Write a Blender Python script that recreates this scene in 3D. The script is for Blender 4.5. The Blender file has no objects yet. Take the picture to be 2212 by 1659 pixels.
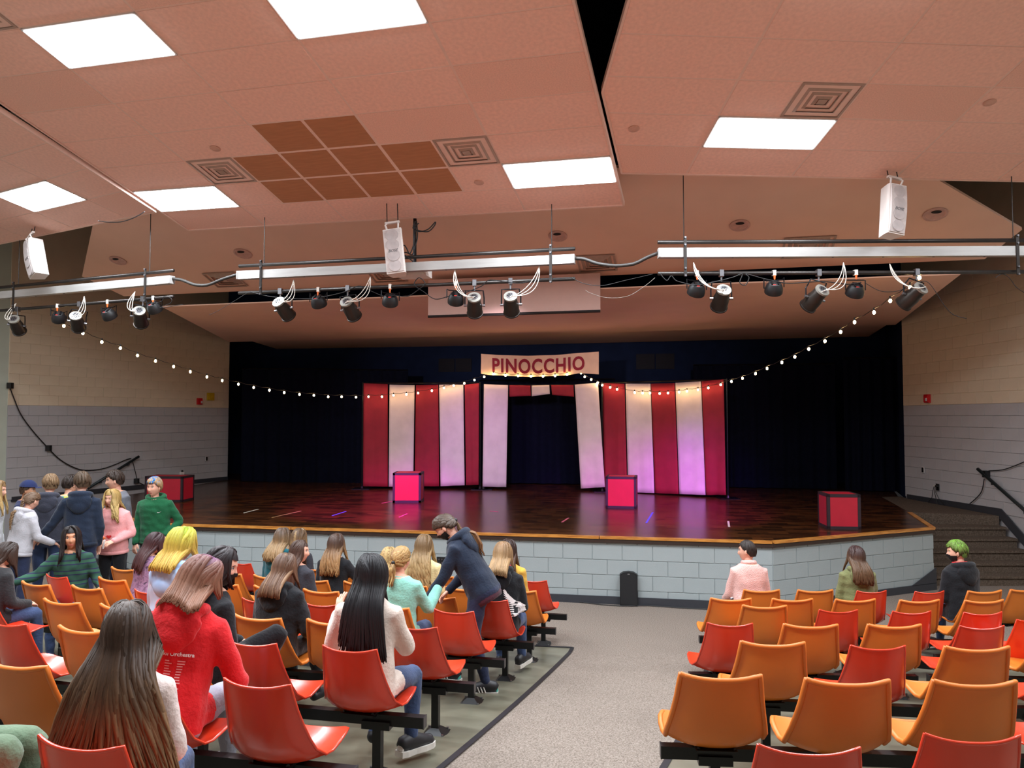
import bpy, bmesh, math, random
import numpy as np
from mathutils import Vector, Matrix, noise
from mathutils.bvhtree import BVHTree
random.seed(7)
SC = bpy.context.scene
COL = SC.collection
PI = math.pi
def rad(d): return d*PI/180

# ---------------------------------------------------------------- camera
F_PX, CX_PX, CY_PX, EYE = 1650.0, 1106.0, 829.5, 2.7
PITCH = math.atan(70/1650.0)
cam_data = bpy.data.cameras.new('camera'); cam_data.sensor_width = 36.0
cam_data.lens = 36.0*F_PX/2212.0; cam_data.clip_start = 0.05; cam_data.clip_end = 200
cam = bpy.data.objects.new('camera', cam_data); COL.objects.link(cam)
cam.location = (0, 0, EYE); cam.rotation_euler = (PI/2+PITCH, 0, 0)
SC.camera = cam

# ---------------------------------------------------------------- world and exposure
world = bpy.data.worlds.new('world'); SC.world = world; world.use_nodes = True
world.node_tree.nodes['Background'].inputs[0].default_value = (0.72, 0.70, 0.72, 1)
world.node_tree.nodes['Background'].inputs[1].default_value = 0.02
SC.view_settings.view_transform = 'Standard'; SC.view_settings.look = 'None'
SC.view_settings.exposure = 0.16; SC.view_settings.gamma = 1.0; SC.view_settings.use_curve_mapping = False
SC.cycles.use_denoising = True
SC.cycles.max_bounces = 7; SC.cycles.diffuse_bounces = 5; SC.cycles.glossy_bounces = 3
SC.cycles.sample_clamp_indirect = 6.0
PANEL_EMIT = 64.0

# ---------------------------------------------------------------- layout helpers
CP, SP = math.cos(PITCH), math.sin(PITCH)
def ray(x, y):
    dx, dz = (x-CX_PX)/F_PX, -(y-CY_PX)/F_PX
    return Vector((dx, CP-dz*SP, SP+dz*CP))
CAMP = Vector((0, 0, EYE))
def at_z(x, y, z):
    r = ray(x, y); return CAMP+r*((z-EYE)/r.z)
def at_y(x, y, Y):
    r = ray(x, y); return CAMP+r*(Y/r.y)
def at_plane(x, y, p, n):
    r = ray(x, y); return CAMP+r*((Vector(p)-CAMP).dot(n)/r.dot(n))
FAN = (3.0, 26.0); FAN_R0 = 17.3; RAKE = 0.1367      # raked floor: a cone around the stage
def floor_z(X, Y): return RAKE*max(0.0, math.hypot(X-FAN[0], Y-FAN[1])-FAN_R0)
def polar(R, th): return FAN[0]-R*math.sin(rad(th)), FAN[1]-R*math.cos(rad(th))
def on_floor(x, y, h):
    r = ray(x, y); t = 0.5
    while t < 40:
        p = CAMP+r*t
        if p.z < floor_z(p.x, p.y)+h: break
        t += 0.05
    lo, hi = t-0.05, t
    for _ in range(24):
        m = (lo+hi)/2; p = CAMP+r*m
        if p.z < floor_z(p.x, p.y)+h: hi = m
        else: lo = m
    return CAMP+r*lo

# ---------------------------------------------------------------- materials
MATS = {}
def lin(c):
    return tuple(((v/255.0)/12.92 if v/255.0 <= 0.04045 else ((v/255.0+0.055)/1.055)**2.4) for v in c)
def mat(name, rgb, rough=0.6, metal=0.0, var=0.08, scale=12.0, bump=0.0, bscale=150.0, spec=0.5, emit=0.0, coat=0.0, sheen=0.0, rgb2=None, detail=4.0, stretch=None, vmin=0.35, vmax=0.65):
    """rgb is an sRGB 0-255 albedo; noise mixes it with a slightly darker tone (or rgb2)."""
    if name in MATS: return MATS[name]
    m = bpy.data.materials.new(name); m.use_nodes = True; nt = m.node_tree; N = nt.nodes
    b = N['Principled BSDF']; c = lin(rgb)
    c2 = lin(rgb2) if rgb2 else tuple(v*(1-2*var) for v in c)
    tc = N.new('ShaderNodeTexCoord'); mp = N.new('ShaderNodeMapping')
    if stretch: mp.inputs['Scale'].default_value = stretch
    nt.links.new(tc.outputs['Object'], mp.inputs['Vector'])
    nz = N.new('ShaderNodeTexNoise'); nz.inputs['Scale'].default_value = scale; nz.inputs['Detail'].default_value = detail
    nt.links.new(mp.outputs[0], nz.inputs['Vector'])
    rp = N.new('ShaderNodeValToRGB'); rp.color_ramp.elements[0].position = vmin; rp.color_ramp.elements[1].position = vmax
    rp.color_ramp.elements[0].color = (*c2, 1); rp.color_ramp.elements[1].color = (*c, 1)
    nt.links.new(nz.outputs['Fac'], rp.inputs['Fac']); nt.links.new(rp.outputs[0], b.inputs['Base Color'])
    b.inputs['Roughness'].default_value = rough; b.inputs['Metallic'].default_value = metal
    b.inputs['Specular IOR Level'].default_value = spec
    if coat: b.inputs['Coat Weight'].default_value = coat; b.inputs['Coat Roughness'].default_value = 0.15
    if sheen: b.inputs['Sheen Weight'].default_value = sheen; b.inputs['Sheen Roughness'].default_value = 0.5
    if emit:
        nt.links.new(rp.outputs[0], b.inputs['Emission Color']); b.inputs['Emission Strength'].default_value = emit
    if bump:
        n2 = N.new('ShaderNodeTexNoise'); n2.inputs['Scale'].default_value = bscale; n2.inputs['Detail'].default_value = 3
        nt.links.new(mp.outputs[0], n2.inputs['Vector'])
        bp = N.new('ShaderNodeBump'); bp.inputs['Strength'].default_value = bump; bp.inputs['Distance'].default_value = 0.02
        nt.links.new(n2.outputs['Fac'], bp.inputs['Height']); nt.links.new(bp.outputs[0], b.inputs['Normal'])
    MATS[name] = m; return m
def vcol_mat(name, rough=0.5, spec=0.4, sheen=0.0):
    """hair: colour varies strand by strand and from root to tip (point colours), fine grain by noise"""
    if name in MATS: return MATS[name]
    m = bpy.data.materials.new(name); m.use_nodes = True; nt = m.node_tree; N = nt.nodes; b = N['Principled BSDF']
    a = N.new('ShaderNodeAttribute'); a.attribute_name = 'hue'
    tc = N.new('ShaderNodeTexCoord'); nz = N.new('ShaderNodeTexNoise'); nz.inputs['Scale'].default_value = 60
    mp = N.new('ShaderNodeMapping'); mp.inputs['Scale'].default_value = (4, 4, 0.6)
    nt.links.new(tc.outputs['Object'], mp.inputs[0]); nt.links.new(mp.outputs[0], nz.inputs['Vector'])
    mr = N.new('ShaderNodeMapRange'); mr.inputs['To Min'].default_value = 0.72; mr.inputs['To Max'].default_value = 1.28
    nt.links.new(nz.outputs['Fac'], mr.inputs['Value'])
    mx = N.new('ShaderNodeVectorMath'); mx.operation = 'SCALE'
    nt.links.new(a.outputs['Color'], mx.inputs[0]); nt.links.new(mr.outputs[0], mx.inputs['Scale'])
    nt.links.new(mx.outputs[0], b.inputs['Base Color'])
    b.inputs['Roughness'].default_value = rough; b.inputs['Specular IOR Level'].default_value = spec
    MATS[name] = m; return m

# ---------------------------------------------------------------- mesh builder
class MB:
    def __init__(s): s.v = []; s.f = []; s.m = []
    def add(s, verts, faces, mi=0):
        o = len(s.v); s.v.extend([tuple(p) for p in verts])
        for f in faces: s.f.append([i+o for i in f]); s.m.append(mi)
        return s
    def box(s, c, d, R=None, mi=0):
        x, y, z = d[0]/2, d[1]/2, d[2]/2
        P = [Vector((sx*x, sy*y, sz*z)) for sz in (-1, 1) for sy in (-1, 1) for sx in (-1, 1)]
        if R is not None: P = [R @ p for p in P]
        P = [p+Vector(c) for p in P]
        return s.add(P, [(0,2,3,1),(4,5,7,6),(0,1,5,4),(2,6,7,3),(0,4,6,2),(1,3,7,5)], mi)
    def tube(s, pts, r, n=8, cap=True, mi=0, flat=1.0, side=None):
        pts = [Vector(p) for p in pts]; k = len(pts)
        rs = r if isinstance(r, (list, tuple)) else [r]*k
        prev = None; rings = []
        for i, p in enumerate(pts):
            t = (pts[min(i+1, k-1)]-pts[max(i-1, 0)])
            if t.length < 1e-9: t = Vector((0, 0, 1))
            t.normalize()
            if side is not None: a = Vector(side)
            elif prev is not None: a = prev
            else: a = Vector((1, 0, 0)) if abs(t.x) < 0.9 else Vector((0, 1, 0))
            a = a-t*a.dot(t)
            if a.length < 1e-6: a = t.orthogonal()
            a.normalize(); b = t.cross(a); prev = a
            ra, rb = (rs[i] if isinstance(rs[i], tuple) else (rs[i], rs[i]*flat))
            rings.append([p+a*(math.cos(2*PI*j/n)*ra)+b*(math.sin(2*PI*j/n)*rb) for j in range(n)])
        V = [q for g in rings for q in g]; Fc = []
        for i in range(k-1):
            for j in range(n):
                j2 = (j+1) % n; Fc.append((i*n+j, i*n+j2, (i+1)*n+j2, (i+1)*n+j))
        if cap:
            Fc.append(tuple(reversed(range(n)))); Fc.append(tuple((k-1)*n+j for j in range(n)))
        return s.add(V, Fc, mi)
    def cyl(s, a, b, r, n=12, mi=0, r2=None): return s.tube([a, b], [r, r if r2 is None else r2], n, True, mi)
    def lathe(s, prof, n=24, M=None, mi=0, cap=True):
        V = []; Fc = []; k = len(prof)
        for (r, z) in prof:
            for j in range(n):
                p = Vector((r*math.cos(2*PI*j/n), r*math.sin(2*PI*j/n), z)); V.append(M @ p if M is not None else p)
        for i in range(k-1):
            for j in range(n):
                j2 = (j+1) % n; Fc.append((i*n+j, i*n+j2, (i+1)*n+j2, (i+1)*n+j))
        if cap: Fc.append(tuple(reversed(range(n)))); Fc.append(tuple((k-1)*n+j for j in range(n)))
        return s.add(V, Fc, mi)
    def sphere(s, c, r, n=10, k=7, M=None, mi=0):
        r3 = r if isinstance(r, (tuple, list)) else (r, r, r); V = []; Fc = []
        for i in range(k+1):
            th = PI*i/k
            for j in range(n):
                ph = 2*PI*j/n; p = Vector((r3[0]*math.sin(th)*math.cos(ph), r3[1]*math.sin(th)*math.sin(ph), r3[2]*math.cos(th)))
                V.append((M @ p if M is not None else p)+Vector(c))
        for i in range(k):
            for j in range(n):
                j2 = (j+1) % n; Fc.append((i*n+j, (i+1)*n+j, (i+1)*n+j2, i*n+j2))
        return s.add(V, Fc, mi)
    def prism(s, poly, z0, z1, mi=0):
        n = len(poly); V = [(p[0], p[1], z0) for p in poly]+[(p[0], p[1], z1) for p in poly]
        Fc = [tuple(reversed(range(n))), tuple(range(n, 2*n))]+[(i, (i+1) % n, n+(i+1) % n, n+i) for i in range(n)]
        return s.add(V, Fc, mi)
    def slab(s, pts, n, t, mi=0):
        """polygon of 3D points, thickened by t along n"""
        k = len(pts); n = Vector(n)*t; V = [Vector(p) for p in pts]+[Vector(p)+n for p in pts]
        Fc = [tuple(reversed(range(k))), tuple(range(k, 2*k))]+[(i, (i+1) % k, k+(i+1) % k, k+i) for i in range(k)]
        return s.add(V, Fc, mi)
    def mesh(s, name, mats, smooth=False):
        me = bpy.data.meshes.new(name); me.from_pydata(s.v, [], s.f); 
        for m in (mats if isinstance(mats, (list, tuple)) else [mats]): me.materials.append(m)
        if any(s.m): me.polygons.foreach_set('material_index', s.m)
        if smooth: me.polygons.foreach_set('use_smooth', [True]*len(s.f))
        bm = bmesh.new(); bm.from_mesh(me); bmesh.ops.recalc_face_normals(bm, faces=bm.faces); bm.to_mesh(me); bm.free()
        me.update(); return me
    def build(s, name, mats, parent=None, loc=None, rz=0.0, smooth=False):
        return link(name, s.mesh(name, mats, smooth), parent, loc, rz)
def link(name, me, parent=None, loc=None, rz=0.0):
    o = bpy.data.objects.new(name, me); COL.objects.link(o)
    if loc is not None: o.location = loc
    if rz: o.rotation_euler[2] = rz
    if parent is not None: o.parent = parent
    return o
def smooth_by_angle(me, deg=40):
    me.polygons.foreach_set('use_smooth', [True]*len(me.polygons))
    try: me.set_sharp_from_angle(angle=rad(deg))
    except Exception: pass
    return me
def empty(name, loc=(0, 0, 0), rz=0.0):
    o = bpy.data.objects.new(name, None); COL.objects.link(o); o.location = loc; o.rotation_euler[2] = rz
    o.empty_display_size = 0.1; return o
def tag(o, label=None, cat=None, group=None, kind=None):
    if label: o['label'] = label
    if cat: o['category'] = cat
    if group: o['group'] = group
    if kind: o['kind'] = kind
    return o
def struct(name, mb, mats, parent=None, loc=None, label=None, smooth=False):
    o = mb.build(name, mats, parent, loc, 0, smooth)
    if parent is None: tag(o, label, None, None, 'structure')
    return o
def ordinal(n): return ['first','second','third','fourth','fifth','sixth','seventh','eighth','ninth','tenth','eleventh','twelfth'][n]
def text_mesh(body, size, extrude=0.0, offset=0.0, bold=False, space=1.0):
    cu = bpy.data.curves.new('lettering', 'FONT'); cu.body = body; cu.size = size; cu.extrude = extrude; cu.offset = offset
    cu.align_x = 'CENTER'; cu.align_y = 'CENTER'; cu.space_character = space; cu.resolution_u = 4
    ob = bpy.data.objects.new('lettering_tmp', cu); COL.objects.link(ob); bpy.context.view_layer.update()
    me = bpy.data.meshes.new_from_object(ob.evaluated_get(bpy.context.evaluated_depsgraph_get()))
    bpy.data.objects.remove(ob); bpy.data.curves.remove(cu); return me

# ================================================================ ROOM
M_CARPET = mat('carpet_speckled', (148,137,127), 0.95, var=0.1, scale=90, bump=0.4, bscale=260, rgb2=(106,95,86), detail=3, vmin=0.36, vmax=0.62, spec=0.1)
M_STAIRCARPET = mat('carpet_dark', (112,98,86), 0.95, scale=45, bump=0.5, bscale=220, rgb2=(84,72,62), spec=0.1)
M_CONCRETE = mat('sealed_concrete', (122,120,104), 0.32, scale=2.2, rgb2=(90,87,72), bump=0.04, bscale=18, detail=8, vmin=0.3, vmax=0.7)
M_TRIM = mat('black_edge_trim', (26,26,32), 0.5)
M_TAN = mat('tan_block_paint', (226,211,186), 0.7, var=0.03, scale=3, bump=0.12, bscale=90)
M_GREY = mat('grey_block_paint', (184,183,186), 0.7, var=0.03, scale=3, bump=0.12, bscale=90)
M_PALE = mat('pale_green_grey_paint', (178,184,170), 0.7, var=0.03, scale=3)
M_STAGEBLK = mat('pale_blue_grey_block_paint', (158,167,168), 0.55, var=0.025, scale=4, bump=0.1, bscale=80)
M_MORTAR = mat('grey_mortar_paint', (160,169,170), 0.7, var=0.03)
M_BASE = mat('charcoal_vinyl_base', (52,54,60), 0.5, var=0.05)
M_BLACKROOF = mat('black_blue_ceiling_paint', (13,15,26), 0.9, var=0.1, spec=0.1)
M_STAGEBLACK = mat('black_stage_paint', (26,40,70), 0.85, var=0.1, scale=3, spec=0.15)
M_PLASTER = mat('tan_drywall_paint', (234,194,172), 0.85, var=0.02, scale=2)
M_NOSE = mat('honey_wood_nosing', (206,142,66), 0.35, scale=6, rgb2=(166,104,44), stretch=(1,1,8))
M_FASCIA = mat('dark_brown_fascia', (52,36,28), 0.5)

H = 0.955
SF0 = Vector((3.63, 10.74, 0)); SFU = Vector((-0.9828, 0.1848, 0))
SFL = SF0+SFU*9.6
SFR = Vector((6.6, 12.07, 0)); SR2 = at_z(1965, 1107, H); SR2.z = 0
WLA = Vector((-7.82, 21.05, 0)); WLB = Vector((-10.3, 15.6, 0)); WLC = Vector((-14.5, 13.4, 0))
WRA = Vector((8.42, 16.4, 0)); WRB = Vector((8.66, 12.0, 0)); WRC = Vector((12.5, 6.0, 0))
SLC = Vector((-8.9, 15.3, 0))

# raked carpet floor
def make_floor():
    xs = np.arange(-15, 13.01, 0.28); ys = np.arange(-6, 24.01, 0.28); mb = MB(); nx = len(xs)
    V = [(x, y, floor_z(x, y)) for y in ys for x in xs]
    Fc = [(j*nx+i, j*nx+i+1, (j+1)*nx+i+1, (j+1)*nx+i) for j in range(len(ys)-1) for i in range(nx-1)]
    mb.add(V, Fc); o = mb.build('floor', M_CARPET, smooth=True)
    tag(o, 'raked auditorium floor in speckled beige carpet', None, None, 'structure'); return o
FLOOR = make_floor()
def th_edge_left(R): return 7.7+(R-17.13)*0.32
def th_edge_right(R): return 2.5+(R-17.13)*0.73
def make_patch(name, e0, e1, R0, R1, label):
    mb = MB(); nr, nt = 40, 34
    def P(i, j, dz):
        R = R0+(R1-R0)*i/nr; a = e0(R); b = e1(R); x, y = polar(R, a+(b-a)*j/nt); return (x, y, floor_z(x, y)+dz)
    V = [P(i, j, 0.006) for i in range(nr+1) for j in range(nt+1)]
    w = nt+1
    mb.add(V, [(i*w+j, i*w+j+1, (i+1)*w+j+1, (i+1)*w+j) for i in range(nr) for j in range(nt)])
    o = mb.build(name, M_CONCRETE, smooth=True); tag(o, label, None, None, 'structure')
    tr = MB()   # black edging along the aisle and the front
    def strip(path):
        V = []
        for k, (x, y) in enumerate(path):
            a = Vector(path[max(k-1, 0)]); b = Vector(path[min(k+1, len(path)-1)]); t = (b-a).normalized(); nrm = Vector((-t.y, t.x))*0.022
            z = floor_z(x, y)+0.012; V += [(x+nrm.x, y+nrm.y, z), (x-nrm.x, y-nrm.y, z)]
        tr.add(V, [(2*k, 2*k+1, 2*k+3, 2*k+2) for k in range(len(path)-1)])
    strip([polar(R0+(R1-R0)*i/nr, e0(R0+(R1-R0)*i/nr)) for i in range(nr+1)])
    strip([polar(R0, e0(R0)+(e1(R0)-e0(R0))*j/nt) for j in range(nt+1)])
    tr.build('edge_trim', M_TRIM, o)
    return o
make_patch('concrete_floor', th_edge_left, lambda R: 26.0, 17.13, 25.0, 'bare grey concrete floor under the left seating block')
make_patch('concrete_floor', th_edge_right, lambda R: -16.0, 17.13, 25.0, 'bare grey concrete floor under the right seating block')

# block walls -------------------------------------------------
BLK = {}
def block_mesh(L, h, m, name, g=0.005, c=0.006, d=0.02):
    k = (round(L, 3), round(h, 3), m.name, g)
    if k in BLK: return BLK[k]
    mb = MB()
    a, b = L/2-g, h/2-g
    V = [(-a, 0, -b), (a, 0, -b), (a, 0, b), (-a, 0, b), (-a+c, -d, -b+c), (a-c, -d, -b+c), (a-c, -d, b-c), (-a+c, -d, b-c)]
    mb.add(V, [(4,5,6,7), (0,1,5,4), (1,2,6,5), (2,3,7,6), (3,0,4,7), (3,2,1,0)])
    BLK[k] = mb.mesh(name, m); return BLK[k]
def lay_blocks(parent, p0, p1, courses, matf, L=0.43, start=0, name='wall_block', out=0.0, joint=(0.003, 0.004, 0.010)):
    """blocks along p0->p1, outward normal = right of direction; courses = [(z0, h)]"""
    d = (p1-p0); ln = d.length; d.normalize(); ang = math.atan2(d.y, d.x); nrm = Vector((d.y, -d.x, 0))
    for ci, (z0, h) in enumerate(courses):
        s = -(L/2 if (ci+start) % 2 else 0.0)
        while s < ln-0.02:
            a, b = max(s, 0), min(s+L, ln)
            if b-a > 0.05:
                me = block_mesh(L, h, matf(z0+h/2), name, *joint); c = p0+d*((a+b)/2)+nrm*out
                o = link(name, me, parent, (c.x, c.y, z0+h/2), ang); o.scale.x = (b-a)/L
            s += L
def wall_slab(name, p0, p1, z0, z1, m, t=0.2, label=None):
    d = (p1-p0).normalized(); nrm = Vector((d.y, -d.x, 0))
    mb = MB(); a, b = p0, p1; q = -nrm*t
    mb.prism([(a.x, a.y), (b.x, b.y), (b.x+q.x, b.y+q.y), (a.x+q.x, a.y+q.y)], z0, z1)
    return struct(name, mb, m, label=label)
ZP = 2.93; CH = 0.215
courses = [(ZP-CH*9+CH*k, CH) for k in range(20)]
two = lambda z: M_GREY if z < ZP else M_TAN
# left wall beside the stage (outward normal must face the room: right of direction B->A)
wl = wall_slab('wall_left', WLB, WLA, 0, 9.0, M_GREY, label='left block wall beside the stage, grey below and tan above')
up = MB(); d_ = (WLA-WLB).normalized(); n_ = Vector((d_.y, -d_.x, 0))*0.012
up.prism([(WLB.x+n_.x, WLB.y+n_.y), (WLA.x+n_.x, WLA.y+n_.y), (WLA.x, WLA.y), (WLB.x, WLB.y)], ZP, 9.0)
up.build('upper_paint', M_TAN, wl)
lay_blocks(wl, WLB, WLA, courses, two, out=0.012, joint=(0.0015, 0.0025, 0.008))
wr = wall_slab('wall_right', WRA, WRB, 0, 9.0, M_GREY, label='right block wall above the stage stairs, grey below and tan above')
up = MB(); d_ = (WRB-WRA).normalized(); n_ = Vector((d_.y, -d_.x, 0))*0.012
up.prism([(WRA.x+n_.x, WRA.y+n_.y), (WRB.x+n_.x, WRB.y+n_.y), (WRB.x, WRB.y), (WRA.x, WRA.y)], ZP, 9.0)
up.build('upper_paint', M_TAN, wr)
lay_blocks(wr, WRA, WRB, courses, two, out=0.012, joint=(0.0015, 0.0025, 0.008))
wall_slab('wall_left_rear', WLC, WLB, 0, 9.0, M_PALE, label='pale wall at the far left edge beyond the stage wall')
M_CREAMW = mat('cream_wall_paint', (226,212,194), 0.8, var=0.03)
wall_slab('wall_side_left', Vector((-14.5, -6, 0)), WLC, 0, 9.2, M_CREAMW)
wall_slab('wall_side_right', WRB, WRC, 0, 9.2, M_CREAMW)
wall_slab('wall_side_right_rear', WRC, Vector((12.5, -6, 0)), 0, 9.2, M_CREAMW)
wall_slab('wall_rear', Vector((12.5, -6, 0)), Vector((-14.5, -6, 0)), 0, 9.2, M_CREAMW)
roof = MB(); roof.prism([(-15, -6.2), (13, -6.2), (13, 26), (-15, 26)], 9.2, 9.4)
M_CREAMW = mat('cream_wall_paint', (226,212,194), 0.8, var=0.03)
struct('ceiling', roof, M_BLACKROOF, label='black structural ceiling above the hung panels')

# stage --------------------------------------------------------
def parquet():
    m = bpy.data.materials.new('stage_parquet'); m.use_nodes = True; nt = m.node_tree; N = nt.nodes; b = N['Principled BSDF']
    tc = N.new('ShaderNodeTexCoord'); mp = N.new('ShaderNodeMapping'); mp.inputs['Rotation'].default_value = (0, 0, rad(10.6))
    nt.links.new(tc.outputs['Object'], mp.inputs[0])
    br = N.new('ShaderNodeTexBrick'); br.inputs['Scale'].default_value = 1.0; br.inputs['Brick Width'].default_value = 0.30; br.inputs['Row Height'].default_value = 0.15
    br.inputs['Mortar Size'].default_value = 0.002; br.inputs['Color1'].default_value = (*lin((84,48,24)), 1); br.inputs['Color2'].default_value = (*lin((30,16,10)), 1)
    br.inputs['Mortar'].default_value = (*lin((22,13,9)), 1); br.inputs['Bias'].default_value = -0.1
    nt.links.new(mp.outputs[0], br.inputs['Vector'])
    nz = N.new('ShaderNodeTexNoise'); nz.inputs['Scale'].default_value = 9; nz.inputs['Detail'].default_value = 6
    ms = N.new('ShaderNodeMapping'); ms.inputs['Scale'].default_value = (1, 6, 1)
    nt.links.new(mp.outputs[0], ms.inputs[0]); nt.links.new(ms.outputs[0], nz.inputs['Vector'])
    mr = N.new('ShaderNodeMapRange'); mr.inputs['To Min'].default_value = 0.6; mr.inputs['To Max'].default_value = 1.4
    nt.links.new(nz.outputs['Fac'], mr.inputs['Value'])
    mx = N.new('ShaderNodeVectorMath'); mx.operation = 'SCALE'; nt.links.new(br.outputs['Color'], mx.inputs[0]); nt.links.new(mr.outputs[0], mx.inputs['Scale'])
    nt.links.new(mx.outputs[0], b.inputs['Base Color'])
    b.inputs['Roughness'].default_value = 0.24; b.inputs['Specular IOR Level'].default_value = 0.34
    return m
M_PARQUET = parquet()
sp = [SF0, SFR, SR2, Vector((9.6, 19.5, 0)), Vector((9.6, 24, 0)), Vector((-9.6, 24, 0)), Vector((-9.6, 21, 0)), WLA, SLC, SFL]
mb = MB(); mb.prism([(p.x, p.y) for p in sp], 0.9, H); STAGE = struct('stage_floor', mb, M_PARQUET, label='glossy dark parquet stage floor')
# landing carpet to the right of the stage
mb = MB(); mb.prism([(p.x, p.y) for p in [SR2, Vector((8.52, 13.45, 0)), WRA+Vector((0.02, 0.3, 0)), Vector((8.0, 16.6, 0))]], 0.0, H+0.004)
struct('landing', mb, M_STAIRCARPET, label='dark carpeted landing beside the stage')
# front walls with blocks
SC_COURSES = [(0.04, 0.155), (0.195, 0.215), (0.41, 0.215), (0.625, 0.215), (0.84, 0.035)]
segs = [('wall_stage_front', SFL, SF0, 'pale block wall under the front edge of the stage', 0), ('wall_stage_right', SF0, SFR, 'pale block wall under the angled right edge of the stage', 1), ('wall_stage_left', SLC, SFL, 'pale block wall under the angled left edge of the stage', 0)]
for nm, a, b, lb, st in segs:
    w = wall_slab(nm, a, b, 0, 0.9, M_MORTAR, t=0.2, label=lb)
    lay_blocks(w, a, b, SC_COURSES, lambda z: M_STAGEBLK, L=0.43, start=st)
    d = (b-a); ln = d.length; d.normalize(); ang = math.atan2(d.y, d.x); nr = Vector((d.y, -d.x, 0))
    fm = MB(); fm.box((0, 0, 0), (ln+0.02, 0.035, 0.05)); c = (a+b)/2+nr*0.02
    fm.build('fascia', M_FASCIA, w, (c.x, c.y, 0.9), ang)
    k = max(1, int(round(ln/2.4)))     # nosing laid in lengths, with dark joints
    for i in range(k):
        q = a+d*(ln*(i+0.5)/k)+nr*0.005
        nm_ = MB(); nm_.box((0, 0, 0), (ln/k-0.012, 0.085, 0.034)); nm_.build('wood_nosing', M_NOSE, w, (q.x, q.y, H-0.008), ang)
    bm_ = MB(); bm_.box((0, 0, 0), (ln+0.02, 0.02, 0.11)); q = (a+b)/2+nr*0.032
    bm_.build('base_strip', M_BASE, w, (q.x, q.y, 0.055), ang)
# stage edge beside the stairs
w = wall_slab('wall_stage_stair_side', SFR, SR2, 0, 0.92, M_STAGEBLK, t=0.1, label='short wall between the stage and its stairs')
d = (SR2-SFR); ang = math.atan2(d.y, d.x); q = (SFR+SR2)/2; fm = MB(); fm.box((0, 0, 0), (d.length, 0.08, 0.03)); fm.build('wood_nosing', M_NOSE, w, (q.x, q.y, H-0.006), ang)
# triangular dark base at the stairs corner of the angled wall
d = (SFR-SF0).normalized(); nr = Vector((d.y, -d.x, 0)); mb = MB()
P = [SFR-d*0.55+nr*0.03, SFR+nr*0.03+d*0.01]
mb.add([(P[0].x, P[0].y, 0.1), (P[1].x, P[1].y, 0.1), (P[1].x, P[1].y, 0.34), (P[0].x+nr.x*.012, P[0].y+nr.y*.012, 0.1), (P[1].x+nr.x*.012, P[1].y+nr.y*.012, 0.1), (P[1].x+nr.x*.012, P[1].y+nr.y*.012, 0.34)], [(0,1,2), (3,5,4), (0,3,4,1), (1,4,5,2), (2,5,3,0)])
struct('baseboard_stair_corner', mb, M_BASE)
# stairs
st = empty('stairs', (7.6, 12.9, 0)); tag(st, 'dark carpeted steps climbing to the right side of the stage', None, None, 'structure')
ts = 0.24; nst = 6
for k in range(nst-1):
    z = H*(k+1)/nst; Y = 12.3+ts*k
    f = (Y-12.07)/max(SR2.y-12.07, .1); xl = SFR.x+(SR2.x-SFR.x)*f+0.02; xr = 8.63-0.03*k
    mb = MB(); mb.box((0, 0, z/2), (xr-xl, 13.6-Y, z)); mb.box((0, -(13.6-Y)/2-0.012, z-0.02), (xr-xl, 0.03, 0.04))
    o = mb.build('step', M_STAIRCARPET, st); o.location = ((xl+xr)/2-7.6, (Y+13.6)/2-12.9, 0)
# stair stringer base on the right wall
mb = MB(); mb.add([(8.60, 12.1, 0.0), (8.60, 12.1, 0.16), (8.54, 13.42, 1.10), (8.40, 16.3, 1.06), (8.40, 16.3, 0.95), (8.54, 13.42, 0.9)],
       [(0,1,2,5), (5,2,3,4)])
mb2 = MB(); mb2.slab([(8.60, 12.1, 0.0), (8.60, 12.1, 0.18), (8.53, 13.42, 1.09), (8.38, 16.3, 1.05), (8.38, 16.3, 0.95), (8.53, 13.42, 0.9)], (1, 0, 0), 0.02)
struct('baseboard_right', mb2, M_BASE, label='black stair-shaped base along the right wall')
# baseboard along the left wall on the stage
d = (WLA-SLC).normalized(); a = WLB+(WLA-WLB)*0.02; dd = (WLA-WLB).normalized(); nn = Vector((dd.y, -dd.x, 0))*0.04
mb = MB(); mb.prism([(a.x+nn.x, a.y+nn.y), (WLA.x+nn.x, WLA.y+nn.y), (WLA.x, WLA.y), (a.x, a.y)], H, H+0.1)
struct('baseboard_left', mb, M_BASE)
# stage house, painted black
wall_slab('wall_stage_house_left', WLA+Vector((-0.1, 0.05, 0)), Vector((-9.0, 24.5, 0)), 0.9, 9.0, M_STAGEBLACK)
BW0, BW1 = Vector((-9.6, 23.6, 0)), Vector((9.9, 20.2, 0))
wall_slab('wall_stage_back', BW0, BW1, 0.9, 9.0, M_STAGEBLACK, label='black back wall of the stage')
wall_slab('wall_stage_house_right', Vector((9.9, 20.2, 0)), WRA+Vector((0.06, 0.05, 0)), 0.9, 9.0, M_STAGEBLACK)

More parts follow.
